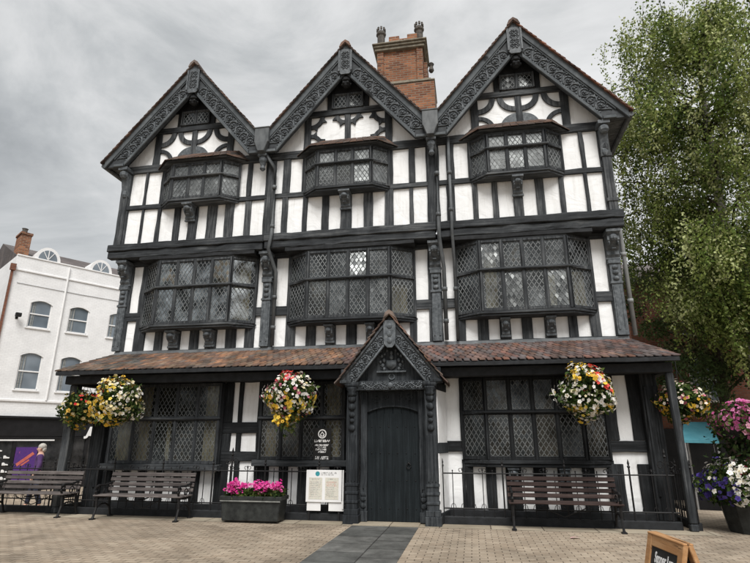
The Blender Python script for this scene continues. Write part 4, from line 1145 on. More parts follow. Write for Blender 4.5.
def blooms(name, pts, nrm, size, cols, parent):
    """five-petalled open flowers facing outwards"""
    pts = np.asarray(pts,float); nrm = np.asarray(nrm,float)+NR.normal(scale=.35,size=(len(pts),3)); nrm /= np.linalg.norm(nrm,axis=1)[:,None]
    n = len(pts); cols = np.asarray(cols,float)
    a = np.cross(nrm, NR.normal(size=(n,3))); a /= np.linalg.norm(a,axis=1)[:,None]; b = np.cross(nrm,a)
    s = (size*NR.uniform(.5,1.5,n))[:,None]
    ci = cols[NR.randint(0,len(cols),n)]*NR.uniform(.85,1.1,n)[:,None]
    V = []; Cc = []
    for k in range(5):
        t = 2*math.pi*k/5; d = a*math.cos(t)+b*math.sin(t); e = -a*math.sin(t)+b*math.cos(t)
        v = np.empty((n,4,3)); v[:,0] = pts; v[:,1] = pts+d*s*.6+e*s*.42+nrm*s*.18; v[:,2] = pts+d*s*1.0+nrm*s*.12; v[:,3] = pts+d*s*.6-e*s*.42+nrm*s*.18
        V.append(v); Cc.append(ci)
    v = np.empty((n,4,3))
    for q,(x,y) in enumerate(((1,0),(0,1),(-1,0),(0,-1))): v[:,q] = pts+nrm*s*.2+a*s*.2*x+b*s*.2*y
    V.append(v); Cc.append(ci*np.array([.8,.65,.35]))
    return quads(name, np.concatenate(V), np.concatenate(Cc), M['petal'], parent)
GREEN = [(.05,.09,.02),(.035,.065,.018),(.08,.12,.03),(.02,.04,.012),(.10,.12,.035)]
WHITE = [(.80,.78,.72),(.74,.70,.60),(.82,.80,.78)]; YEL = [(.80,.55,.06),(.78,.62,.12),(.70,.42,.04)]; CREAM = [(.74,.62,.34),(.78,.70,.46)]
RED = [(.62,.03,.04),(.70,.08,.06)]; PINK = [(.62,.20,.28),(.50,.12,.20)]
def shell(n, r, sq=(1,1,1), lo=-1., hi=1., inner=.8):
    d = NR.normal(size=(n*3,3)); d /= np.linalg.norm(d,axis=1)[:,None]; d = d[(d[:,2] >= lo)&(d[:,2] <= hi)][:n]
    lump = 1+.12*np.sin(d[:,0]*5+d[:,2]*4)+.08*np.sin(d[:,1]*7+1.3)
    rr = r*NR.uniform(inner,1.04,len(d))*lump
    return d*rr[:,None]*np.array(sq), d
def flower_ball(loc, r, label, palette, n=560, trail=False, dark=False):
    t = thing('hanging_basket', label, 'hanging basket', loc, 0, 'hanging flower baskets along the eave')
    mb = MB(); mb.lathe((0,0,-r*.55), [(.05,0),(.16,.06),(.23,.16),(.25,.26)], 12); mb.build('basket_bowl', M['iron'], t)
    mb = MB(); top = 2.87-loc[2]
    for k in range(3):
        a = k*2.1; mb.tube([(.24*math.cos(a),.24*math.sin(a),-r*.55+.26),(0,0,max(.1,top-.08))], .006, 4)
    mb.tube([(0,0,max(.1,top-.1)),(0,0,top+.12)], .008, 5)
    mb.build('chain', M['iron'], t)
    ph = R.uniform(0,6)
    def lop(p):
        p = p.copy(); k = 1+.07*np.sin(p[:,0]*4/r+ph)+.06*np.sin(p[:,2]*5/r+2*ph); p *= k[:,None]
        p[:,2] -= .04*r*(p[:,0]/r)**2+.07*r*np.clip(-p[:,1]/r,0,1)*(np.sin(p[:,0]*9/r+ph) > .2); return p
    p, d = shell(1700, r*.93, (1,1,.92), -1, 1, .5); leaf_cloud('foliage', lop(p), .095, GREEN, t)
    p, d = shell(70, r*1.0, (1,1,.92), -1, .2, .9); leaf_cloud('straggling_foliage', lop(p), .11, GREEN+[(.12,.10,.05)], t, droop=1.2, aspect=.22)
    if trail:
        q = NR.normal(scale=(.11,.11,.13),size=(130,3))+np.array([-.04,-.1,-r*1.02]); leaf_cloud('trailing_foliage', q, .10, GREEN+[(.10,.11,.04)], t)
    for nm, cols, frac, mask in palette:
        p, d = shell(int(n*frac*(2.2 if mask else 1)), r, (1,1,.92), -1, 1, .9)
        if mask:
            k = mask(d); p, d = p[k], d[k]
        if len(p): blooms(nm, lop(p), d, .041 if 'red' in nm or 'yellow' in nm else .031, cols, t)
        if trail and nm == 'yellow_blossoms':
            q = NR.normal(scale=(.12,.1,.06),size=(26,3))+np.array([-.05,-.22,-r*1.0]); blooms('trailing_blossoms', q, np.tile([0,-1,.1],(26,1)), .045, cols, t)
    return t
up_red = lambda d: (d[:,2] > .35)&(np.sin(d[:,0]*6+1) > -.1)
def pal(redmask, w=.55, y=.34, c=.25, ymask=None):
    return [('white_blossoms',WHITE,w,None),('yellow_blossoms',YEL,y*.62,ymask),('cream_blossoms',CREAM,c,None),('red_blossoms',RED,.5,redmask)]
flower_ball((-1.94,-.50,2.37), .50, 'flower basket hanging beside the porch, white and yellow with a yellow tuft trailing below',
            pal(lambda d: (d[:,2] > .5)&(d[:,0] < .25), .7, .3, .15, lambda d: (d[:,2] < .1))+[('pink_blossoms',PINK,.14,None)], trail=True)
flower_ball((-5.74,-.50,2.29), .50, 'cream and yellow flower basket hanging in front of the left ground floor window',
            pal(lambda d: (d[:,0] < -.4)&(d[:,2] > .1), .45, .45, .5, lambda d: (d[:,0]<.3)))
flower_ball((-7.02,.08,2.20), .46, 'darker orange and yellow flower basket hanging just inside the left veranda post',
            [('yellow_blossoms',[(.60,.36,.05),(.66,.46,.12)],.5,None),('cream_blossoms',CREAM,.3,None),('red_blossoms',RED,.2,lambda d:(d[:,0]>.2)&(d[:,2]>.1))], 200)
flower_ball((3.64,-.50,2.34), .50, 'white flower basket with red and yellow blooms hanging above the maroon bench',
            pal(lambda d: (d[:,0] > .1)&(d[:,2] > .0)&(d[:,0]<.75), .85, .34, .1, lambda d: (d[:,2]*.8+d[:,0]*.3 > .2)|(d[:,2]<-.55)))
flower_ball((5.50,.35,2.22), .43, 'pale cream and yellow flower basket hanging behind the right veranda post',
            [('white_blossoms',[(.78,.70,.60),(.72,.58,.46)],.7,None),('yellow_blossoms',YEL,.4,lambda d:d[:,2]<.2),('pink_blossoms',PINK,.25,None)], 260)

# trough of geraniums
t = thing('flower_trough', 'low black planter trough full of magenta geraniums between the bench and the notice board', 'planter', (-2.66,-.33,0))
mb = MB(); mb.prism([(-.56,.03),(.56,.03),(.60,.44),(-.60,.44)], -.20, .20, 'y'); mb.box(-.50,.50,-.17,.17,0,.03); mb.build('trough', M['planter'], t, .015)
mb = MB()
for a, b, c, d_ in ((-.62,.62,-.225,-.19),(-.62,.62,.19,.225),(-.62,-.585,-.19,.19),(.585,.62,-.19,.19)): mb.box(a,b,c,d_,.40,.47)
mb.build('rim', M['planter'], t, .006)
mb = MB(); mb.box(-.605,.605,-.232,-.2255,.375,.398); mb.build('trim', M['rim'], t)
mb = MB(); mb.box(-.57,.57,-.188,.188,.40,.445); mb.build('soil', M['soil'], t)
pp = np.stack([NR.uniform(-.56,.56,1100), NR.uniform(-.2,.17,1100), NR.uniform(.42,.58,1100)],1)
leaf_cloud('foliage', pp, .08, GREEN, t, droop=-.3)
cen = np.stack([NR.uniform(-.54,.54,42), NR.uniform(-.2,.15,42), NR.uniform(.55,.70,42)],1)
q = np.concatenate([c+NR.normal(scale=(.04,.035,.028),size=(16,3)) for c in cen]); nd = np.tile([0,-.6,.7],(len(q),1))
blooms('geranium_blossoms', q, nd, .026, [(.62,.03,.26),(.70,.06,.34),(.52,.02,.20),(.72,.16,.42)], t)

# tiered flower tower at the right edge
t = thing('flower_tower', 'tall tiered planter with pink flowers above and purple and white petunias in a dark tub', 'planter', (6.28,.05,0))
mb = MB(); mb.lathe((0,0,0), [(.46,0),(.47,.06),(.58,.66),(.62,.66),(.62,.74),(.55,.74),(.54,.68)], 10); mb.build('tub', M['planter'], t, .01)
mb = MB(); mb.lathe((0,0,.55), [(.53,0),(.53,.13)], 10); mb.build('soil', M['soil'], t)
mb = MB(); mb.tube([(0,0,.6),(0,0,1.9)], .05, 8); mb.lathe((0,0,1.45), [(.06,0),(.30,.10),(.42,.28)], 12); mb.build('upper_bowl', M['planter'], t)
def dome(n, r, c, sq=(1,1,.6), lo=-.5): p, d = shell(n, r, sq, lo, 1, .8); return p+np.array(c), d
p, d = dome(2200, .62, (0,0,.72), (1.25,1.1,.62), -.7); leaf_cloud('foliage', p, .09, GREEN, t)
p, d = dome(620, .66, (0,0,.74), (1.28,1.12,.66), -.6); k = p[:,0] < -.50+NR.normal(scale=.08,size=len(p))
blooms('purple_blossoms', p[k], d[k], .042, [(.045,.028,.17),(.07,.045,.26),(.03,.02,.11)], t)
k = ~k; blooms('white_blossoms', p[k], d[k], .046, WHITE, t)
p, d = dome(60, .66, (-.2,0,.74), (1.1,1.1,.7), -.2); blooms('pale_blossoms', p, d, .04, WHITE, t)
p, d = dome(70, .5, (.1,0,.95), (1.1,1.1,.5), 0); blooms('crimson_blossoms', p, d, .045, [(.40,.03,.06),(.5,.08,.12)], t)
p, d = dome(2200, .58, (.26,0,1.80), (1.12,1.1,.62), -1); leaf_cloud('upper_foliage', p, .085, GREEN+[(.16,.06,.07)], t)
p, d = dome(700, .58, (.28,0,1.80), (1.14,1.12,.66), -.75); blooms('pink_blossoms', p, d, .040, [(.62,.13,.36),(.72,.24,.48),(.52,.10,.27),(.62,.30,.40)], t)
p = np.stack([NR.normal(scale=.24,size=700),NR.normal(scale=.24,size=700),NR.uniform(.95,1.6,700)],1); leaf_cloud('middle_foliage', p, .1, [(.02,.035,.012),(.03,.05,.015)], t)

# ------------------------------------------------------------------ signs
# glyph-like strokes for print too small to read
def fine_print(mb, x0, x1, z, h, y, mi, words=True, fill=.75):
    x = x0
    while x < x1-h*.3:
        w = h*R.uniform(.35,.75)
        if R.random() < .16 and words: x += h*.6; continue
        k = R.randint(0,3); e = min(x1, x+w)
        if k == 0: mb.box(x, x+w*.3, y-.001, y, z, z+h, mi); mb.box(x+w*.3, e, y-.001, y, z, z+h*.25, mi)
        elif k == 1: mb.box(x, e, y-.001, y, z+h*.75, z+h, mi); mb.box(x, x+w*.35, y-.001, y, z, z+h*.75, mi)
        elif k == 2: mb.box(x, e, y-.001, y, z, z+h, mi)
        else: mb.box(x, e, y-.001, y, z+h*.35, z+h*.65, mi); mb.box(x, x+w*.3, y-.001, y, z, z+h*.35, mi); mb.box(e-w*.3, e, y-.001, y, z+h*.65, z+h, mi)
        x += w+h*.18
t = thing('banner_sign', 'narrow black sign with white house emblem fixed on the window left of the porch', 'sign', (-1.52,.33,0))
mb = MB(); mb.box(-.19,.19,-.012,.012,1.02,1.74); mb.build('panel', M['black'], t, .003)
mb = MB(); y = -.0125
def disc(mb, cx, cz_, r0, r1, y, mi, n=24):
    for k in range(n):
        a, b = 2*math.pi*k/n, 2*math.pi*(k+1)/n
        P = [(cx+r1*math.cos(a),cz_+r1*math.sin(a)),(cx+r1*math.cos(b),cz_+r1*math.sin(b))]
        P += [(cx+r0*math.cos(b),cz_+r0*math.sin(b)),(cx+r0*math.cos(a),cz_+r0*math.sin(a))] if r0 else [(cx,cz_)]
        mb.prism(P, y-.001, y, 'y', mi)
disc(mb, 0, 1.62, .07, .092, y, 0)
for s_ in (-1,1): mb.prism([(0,1.67),(s_*.055,1.60),(s_*.035,1.60),(0,1.645)], y-.0012, y, 'y')
mb.prism([(-.04,1.565),(.04,1.565),(.04,1.60),(.012,1.60),(.012,1.575),(-.012,1.575),(-.012,1.60),(-.04,1.60)], y-.0014, y, 'y')
mb.build('emblem', M['sign'], t, 0)
mb = MB()
for z, h, w in ((1.455,.05,.165),(1.38,.034,.15),(1.345,.024,.09),(1.29,.04,.13),(1.245,.034,.10),(1.15,.028,.15),(1.115,.03,.14),(1.045,.016,.17)): fine_print(mb, -w, w, z, h, y, 0)
mb.build('lettering', M['sign'], t)
t = thing('notice_board', 'white visitor map board with teal emblem standing against the railing', 'sign', (-1.36,-.03,0))
mb = MB(); mb.box(-.36,.36,-.012,.012,.34,.93); mb.box(.372,.40,-.01,.012,.22,.93); mb.build('board', M['sign'], t, .004)
for a, b in ((-.34,-.06),(.10,.40)):
    mb = MB(); mb.box(a,b,.0125,.025,.18,.36); mb.build('lower_panel', M['sign'], t, .003)
for x in (-.30,.30):
    mb = MB(); mb.box(x-.018,x+.018,.03,.06,.0,.9); mb.build('post', M['iron'], t)
mb = MB(); disc(mb, -.13, .86, 0, .045, -.0125, 0); 
mb.build('emblem', M['teal'], t)
mb = MB(); fine_print(mb, -.06, .26, .862, .03, -.0125, 0); fine_print(mb, -.06, .20, .832, .018, -.0125, 0); mb.build('heading', M['grey'], t)
for x0 in (-.30,.03):
    mb = MB(); mb.box(x0,x0+.27,-.0145,-.0125,.39,.79); mb.build('map_panel', M['maptan'], t)
mb = MB()
for x0, mi in ((-.29,0),(.04,0)):
    fine_print(mb, x0+.04, x0+.2, .755, .016, -.0147, 0)
    for k in range(9): fine_print(mb, x0+.01, x0+R.uniform(.16,.24), .70-k*.033, .013, -.0147, 1 if (x0 > 0 and k < 3) else 0)
mb.build('lettering', [M['grey'],M['redprint']], t)

def text_mesh(txt, size, m, parent, name, mtx, extrude=.004, shear=0, bold=0, spacing=1):
    cu = bpy.data.curves.new(name, 'FONT'); cu.body = txt; cu.size = size; cu.extrude = extrude; cu.shear = shear; cu.offset = bold; cu.align_x = 'CENTER'; cu.space_character = spacing
    o = bpy.data.objects.new(name, cu); COL.objects.link(o)
    dg = bpy.context.evaluated_depsgraph_get(); dg.update()
    me = bpy.data.meshes.new_from_object(o.evaluated_get(dg)); bpy.data.objects.remove(o)
    me.materials.clear(); me.materials.append(m); me.transform(mtx)
    r = bpy.data.objects.new(name, me); COL.objects.link(r)
    if parent: r.parent = parent
    return r
# chalkboard A-board in the foreground
t = thing('chalkboard_sign', 'wooden A-board with chalked supper menu standing on the paving at bottom right', 'sign', (2.70,-6.90,0), rad(-82))
Hh, Wd, sp = .93, .44, .25
for s_ in (-1,1):
    ang = math.atan2(sp, Hh)
    # local: front panel faces -y ; s_=-1 front, +1 back
    Rm = Matrix.Translation((0, s_*.012, Hh)) @ Matrix.Rotation(s_*ang, 4, 'X')
    fr = MB(); L = Hh/math.cos(ang)
    fr.box(-Wd/2,-Wd/2+.06,-.014,.014,-L,0); fr.box(Wd/2-.06,Wd/2,-.014,.014,-L,0)
    fr.box(-Wd/2+.06,Wd/2-.06,-.0125,.0125,-.07,0); fr.box(-Wd/2+.06,Wd/2-.06,-.0125,.0125,-L+.06,-L+.14)
    fr.v = [tuple(Rm @ Vector(p)) for p in fr.v]; fo = fr.build('frame', M['pine'], t, .004)
    pn = MB(); pn.box(-Wd/2+.06,Wd/2-.06,-.005,.005,-L+.14,-.07); pn.v = [tuple(Rm @ Vector(p)) for p in pn.v]; pn.build('board', M['chalkboard'], t)
    if s_ == -1:
        for txt, z, sz in (('Supper Lun', -.155, .078),('Choose', -.255, .078),('from our', -.36, .07),('menu', -.47, .08)):
            tm = text_mesh(txt, sz, M['chalk'], t, 'chalk_writing', Rm @ Matrix.Translation((.0 if sz == .078 and 'S' in txt else -.04,-.0065,z)) @ Matrix.Rotation(rad(90),4,'X') @ Matrix.Diagonal((.62,1.12,1,1)), .001, .12, .0016)
mb = MB(); mb.box(-Wd/2,Wd/2,-.03,.03,Hh-.004,Hh+.008); mb.build('hinge_strip', M['pine'], t, .004)

# ------------------------------------------------------------------ white shop building at the left
wang = rad(32.7)
Wp = (-18.09,12.33)
shop = thing('shop_building', 'white painted three storey shop with arched sash windows and a black fascia', 'building', (Wp[0],Wp[1],0), math.pi/2-wang)
# local x runs along the facade away from the camera, -y is the street side
zb_ = -1.2
def sp_(mb, name, m, bevel=0, parent=None): return mb.build(name, m, parent or shop, bevel)
X0, X1 = -3.08, 9.0
def arched(mb, x0, x1, z0, z1, rise, y0, y1, mi=0):
    P = [(x0,z0),(x1,z0)]
    for k in range(9):
        t_ = 1-2*k/8; P.append(((x0+x1)/2+(x1-x0)/2*t_, z1-rise*t_*t_))
    mb.prism(P, y0, y1, 'y', mi)
wins = [(x,x+.96,6.70,8.05) for x in (-2.14,-.40,1.55,3.3,5.0,6.8)] + [(x,x+.96,3.75,5.48) for x in (-2.14,-.40,1.55,3.3,5.0,6.8)]
mb = MB(); mb.box(X0, X1, .12, 8, zb_, 10.1)
mb.box(X0, X1, 0, .12, 8.05, 10.1); mb.box(X0, X1, 0, .12, 5.48, 6.70); mb.box(X0, X1, 0, .12, 2.55, 3.75)
for za, zc in ((6.70,8.05),(3.75,5.48)):
    e = [X0] + [v for x in (-2.14,-.40,1.55,3.3,5.0,6.8) for v in (x,x+.96)] + [X1]
    for i in range(0,len(e),2): mb.box(e[i], e[i+1], 0, .12, za, zc)
    for x in (-2.14,-.40,1.55,3.3,5.0,6.8):   # arch fillers
        for sgn in (0,1):
            P = []
            for k in range(5):
                t_ = 1-k/4; xx = x+.48+(.48*t_)*(1 if sgn else -1); P.append((xx, zc-.16*t_*t_))
            P.append((x+.96 if sgn else x, zc)); 
            mb.prism(P, .003, .12, 'y')
sp_(mb, 'wall', M['whitewall'])
for q in ((X0-.02, X1, -.05, .0, 9.36, 9.44),(X0-.02, X1, -.06, .0, 3.2, 3.3),(X0, X1, -.04, .14, 10.1, 10.17)):
    mb = MB(); mb.box(*q); sp_(mb, 'string_course', M['whitetrim'], .01)
for x0, x1, z0, z1 in wins:
    mb = MB(); 
    mb.box(x0, x0+.06, .05, .11, z0, z1-.1); mb.box(x1-.06, x1, .05, .11, z0, z1-.1); mb.box(x0, x1, .05, .11, z0, z0+.06); mb.box(x0+.06, x1-.06, .055, .11, (z0+z1)/2-.03, (z0+z1)/2+.03)
    mb.box(x0-.06, x1+.06, -.06, .05, z0-.07, z0)
    f = sp_(mb, 'window', M['whitetrim'], .008)
    mb = MB(); arched(mb, x0+.0, x1-.0, z0, z1, .16, .095, .11); sp_(mb, 'pane', M['sash'], 0, f)
# slate roof and round-headed dormers
mb = MB(); mb.prism([(.10,10.1),(4.0,11.75),(8,10.1)], X0+.02, X1, 'x'); sp_(mb, 'roof', M['slate'])
for x in (-1.78,.76,3.3,5.9):
    mb = MB(); n = 14; r0, r1 = .42, .58
    P = [(x+r1*math.cos(math.pi*k/n), 10.1+r1*1.25*math.sin(math.pi*k/n)) for k in range(n+1)]
    mb.prism(P, .0, 1.4, 'y'); d_ = sp_(mb, 'dormer', M['whitetrim'])
    g = MB(); P = [(x+r0*math.cos(math.pi*k/n), 10.17+r0*1.2*math.sin(math.pi*k/n)) for k in range(n+1)]; g.prism(P, -.012, .0, 'y'); sp_(g, 'pane', M['sash'], 0, d_)
    g = MB(); g.box(x-.02,x+.02,-.03,-.013,10.17,10.66)
    for a in (55,125): g.beam2((x,10.17),(x+.42*math.cos(rad(a)),10.17+.5*math.sin(rad(a))), .03, -.03, -.013)
    sp_(g, 'glazing_bar', M['whitetrim'], 0, d_)
mb = MB(); mb.box(X0+.06, X0+.52, .4, 1.3, 10.0, 11.35); mb.box(X0+.02,X0+.56,.36,1.34,11.35,11.47); 
c_ = sp_(mb, 'chimney', M['brick'], .01)
mb = MB(); mb.lathe((X0+.26,.85,11.47), [(.14,0),(.12,.1),(.12,.28),(.15,.32)], 10); sp_(mb, 'chimney_pot', M['pot'], 0, c_)
# shopfront
mb = MB(); mb.box(X0, X1, -.12, .12, 1.66, 2.55); mb.box(X0, X1, -.22, .12, 2.45, 2.55); f = sp_(mb, 'fascia', M['fascia'], .01)
tm = text_mesh('JD', .56, M['sign'], f, 'lettering', Matrix.Translation((1.50,-.13,1.72)) @ Matrix.Rotation(rad(90),4,'X') @ Matrix.Diagonal((.92,1,1,1)), .02, .35, .03, .92)
mb = MB(); mb.box(X0+.2, X1, .02, .1, zb_, 1.62); sp_(mb, 'shop_window', M['shopglass'])
mb = MB(); mb.box(X0,X1,-.1,.02,1.56,1.655)
for x in (X0,-1.75,-.62,.62,1.3,2.9,4.4,6,7.6): mb.box(x, x+.13, -.06, .02, zb_, 1.56)
mb.box(X0,X1,-.05,.02,zb_,-.35); sp_(mb, 'shop_frame', M['fascia'], .008)
mb = MB(); mb.box(X0+.15, -.1, -.09, -.06, 1.46, 1.52); sp_(mb, 'light_strip', M['whitetrim'])
mb = MB(); mb.box(-1.60,-.72,-.03,.01,-.35,1.18); po = sp_(mb, 'poster', M['purple'])
mb = MB(); mb.beam2((-1.48,.40),(-.86,.92), .13, -.036, -.031); mb.beam2((-1.32,.36),(-1.0,.62), .07, -.037, -.0365); sp_(mb, 'poster_flash', M['redprint'], 0, po)
mb = MB(); mb.box(X0-.14, X0-.04, -.1, .0, zb_, 9.6); mb.box(X0-.2,X0+.02,-.16,.0,9.3,9.62); sp_(mb, 'drainpipe', M['redbrick'])
mb = MB(); mb.box(-2.72,-2.48,-.34,-.16,7.08,7.26); mb.tube([(-2.6,0,7.1),(-2.6,-.22,7.12)], .03, 6); mb.box(-2.66,-2.54,-.02,.0,7.0,7.2); sp_(mb, 'floodlight', M['black'], .01)
# goods glimpsed in the window
for k in range(14):
    x = X0+.35+(k%3)*.34+R.uniform(0,.06); z = -.2+(k//3)*.3
    mb = MB(); mb.prism([(x,z),(x+.24,z),(x+.24,z+.05),(x+.13,z+.07),(x+.07,z+.13),(x,z+.12)], -.03, .018, 'y'); sp_(mb, 'shoe', M['whitetrim'], .01)
mb = MB(); mb.tube([(X0+.2,-.02,8.75),(0,-.02,8.72),(3,-.02,8.76),(X1,-.02,8.7)], .012, 5); sp_(mb, 'cable', M['grey'])
mb = MB(); mb.tube([(-.75,-.05,10.0),(-.75,-.05,3.3)], .045, 8); sp_(mb, 'waste_pipe', M['whitetrim'])
for x0, x1, z0, z1 in wins:
    mb = MB(); drape(mb, x0+.07, x0+.26, .082, z0+.07, z1-.12); drape(mb, x1-.26, x1-.07, .082, z0+.07, z1-.12) if R.random() < .0 else None; sp_(mb, 'curtain', M['blind'])
nb_ = thing('neighbour_building', 'tan rendered building at the far left edge beside the white shop', 'building', (Wp[0],Wp[1],0), math.pi/2-wang)
mb = MB(); mb.box(-14, X0-.25, .15, 8, zb_, 6.9); mb.build('wall', M['tan'], nb_)
mb = MB(); mb.prism([(.0,6.9),(4,9.2),(8,6.9)], -14, X0-.25, 'x'); mb.build('roof', M['slate'], nb_)
for x in (-5.4,-8,-10.6):
    for z in (1.6,4.2): mb = MB(); mb.box(x,x+1.1,.10,.149,z,z+1.5); mb.build('window', M['sash'], nb_)

# ------------------------------------------------------------------ passer-by behind the left bench
def person(loc, rz):
    t = thing('person', 'grey-haired person in a purple jacket walking past the shop behind the left bench', 'person', loc, rz)
    def skinned(name, verts, edges, radii, m, root=0, sub=2):
        me = bpy.data.meshes.new(name); me.from_pydata(verts, edges, []); o = bpy.data.objects.new(name, me); COL.objects.link(o); o.parent = t
        md = o.modifiers.new('Skin','SKIN'); md.use_smooth_shade = True
        for i, r_ in enumerate(radii):
            sv = me.skin_vertices[0].data[i]; sv.radius = (r_[0],r_[1]) if isinstance(r_,tuple) else (r_,r_); sv.use_root = (i == root)
        s_ = o.modifiers.new('Sub','SUBSURF'); s_.levels = sub; s_.render_levels = sub
        me.materials.append(m); return o
    v = [(0,0,.92),(0,0,1.08),(0,-.01,1.25),(0,0,1.38),(0,-.01,1.45),(0,-.03,1.53),(0,-.03,1.60)]; e = [(i,i+1) for i in range(6)]
    r_ = [(.14,.10),(.13,.095),(.15,.10),(.13,.08),(.05,.05),(.075,.09),(.06,.075)]
    for s_ in (-1,1):
        b = len(v)
        v += [(s_*.17,0,1.36),(s_*.21,.02,1.10),(s_*.20,-.08,.88),(s_*.20,-.11,.80)]; e += [(3,b),(b,b+1),(b+1,b+2),(b+2,b+3)]; r_ += [.055,.045,.033,(.02,.035)]
        for k in range(4): q = len(v); v += [(s_*.195,-.135+.022*k,.745),(s_*.185,-.14+.022*k,.70)]; e += [(b+3,q),(q,q+1)]; r_ += [.010,.008]
        q = len(v); v += [(s_*.17,-.13,.79),(s_*.165,-.145,.755)]; e += [(b+3,q),(q,q+1)]; r_ += [.011,.009]
        b = len(v); v += [(s_*.09,0,.86),(s_*.10,-.02+s_*.06,.48),(s_*.10,.02+s_*.16,.10),(s_*.11,-.10+s_*.16,.04)]; e += [(0,b),(b,b+1),(b+1,b+2),(b+2,b+3)]; r_ += [.085,.06,.042,.035]
    skinned('body', v, e, r_, M['skin'])
    v = [(0,0,.82),(0,0,1.08),(0,-.01,1.25),(0,0,1.37),(0,0,1.42)]; e = [(0,1),(1,2),(2,3),(3,4)]; r_ = [(.175,.13),(.155,.115),(.175,.12),(.15,.10),(.08,.075)]
    for s_ in (-1,1):
        b = len(v); v += [(s_*.175,0,1.355),(s_*.215,.02,1.10),(s_*.205,-.08,.88)]; e += [(3,b),(b,b+1),(b+1,b+2)]; r_ += [.075,.062,.05]
    skinned('jacket', v, e, r_, M['jacket'])
    v = [(0,0,.93)]; e = []; r_ = [(.155,.12)]
    for s_ in (-1,1):
        b = len(v); v += [(s_*.09,0,.84),(s_*.10,-.02+s_*.06,.48),(s_*.10,.02+s_*.16,.10)]; e += [(0,b),(b,b+1),(b+1,b+2)]; r_ += [.10,.078,.062]
    skinned('trousers', v, e, r_, M['trouser'])
    sh = MB()
    for s_ in (-1,1): sh.ball((s_*.11,-.06+s_*.16,.045), .05,.13,.05,10)
    sh.build('shoes', M['trouser'], t, 0, True)
    h = MB(); h.ball((0,.01,1.60), .088, .102, .095, 12); h.ball((0,.06,1.53), .075, .06, .08, 10); h.build('hair', M['hair'], t, 0, True)
    f = MB(); f.ball((0,-.102,1.535), .012,.018,.022,6)
    for s_ in (-1,1): f.ball((s_*.082,-.02,1.545), .012,.02,.03,6)
    f.build('nose_and_ears', M['skin'], t, 0, True)
    f = MB()
    for s_ in (-1,1): f.ball((s_*.030,-.098,1.562), .010,.008,.006,6)
    f.box(-.022,.022,-.100,-.092,1.494,1.499); f.build('eyes_and_mouth', M['trouser'], t, 0, True)
person((-10.25,2.7,gz(-10.25,2.7)), rad(-50))

# ------------------------------------------------------------------ right background
bb = thing('brick_building', 'dark red brick building half hidden behind the trees at the right', 'building', (0,0,0))
mb = MB(); mb.box(7.9, 24, 11.0, 20, -1.2, 7.6); mb.build('wall', M['redbrick'], bb)
mb = MB(); mb.prism([(10.6,7.5),(15.5,9.8),(20.4,7.5)], 7.6, 24, 'x'); mb.build('roof', M['slate'], bb)
for x in (9.8,12.0,14.2,16.4):
    for z in (2.9,5.4):
        mb = MB(); mb.box(x-.06,x+1.06,10.93,10.995,z-.08,z+1.58); mb.box(x+.47,x+.53,10.90,10.93,z,z+1.5); mb.box(x,x+1,10.90,10.93,z+.72,z+.78); f = mb.build('window', M['whitetrim'], bb)
        mb = MB(); mb.box(x,x+1,10.915,10.929,z,z+1.5); mb.build('pane', M['sash'], f)
mb = MB(); mb.box(7.75,8.1,10.7,10.96,-1.2,1.9); mb.build('pilaster', M['whitetrim'], bb)
mb = MB(); mb.box(8.3,14,10.93,10.99,-1.2,1.9); mb.build('shop_window', M['fascia'], bb)
t = thing('market_canopy', 'turquoise canvas canopy on pale poles beside the flower tower', 'canopy', (0,0,0))
mb = MB(); F0, F1, B0, B1 = (7.75,7.0,1.50), (8.72,7.0,1.48), (8.22,8.1,2.05), (8.98,8.1,2.05)
mb.add([F0,F1,B1,B0], [[0,1,2,3]]); mb.add([F0,F1,(8.72,7.0,1.40),(7.75,7.0,1.42)], [[0,1,2,3]]); mb.add([F1,B1,(9.0,8.1,1.5)], [[0,1,2]]); mb.add([F0,B0,(8.2,8.1,1.5)], [[0,1,2]])
mb.build('canvas', M['awning'], t)
for x, y in ((7.79,7.03),(8.68,7.03),(8.24,8.05),(8.95,8.05)):
    mb = MB(); mb.tube([(x,y,gz(x,y)),(x,y,1.48)], .03, 6); mb.build('pole', M['alu'], t)
mb = MB(); mb.box(8.26,8.95,8.0,8.02,-.7,1.45); mb.build('back_screen', M['fascia'], t)

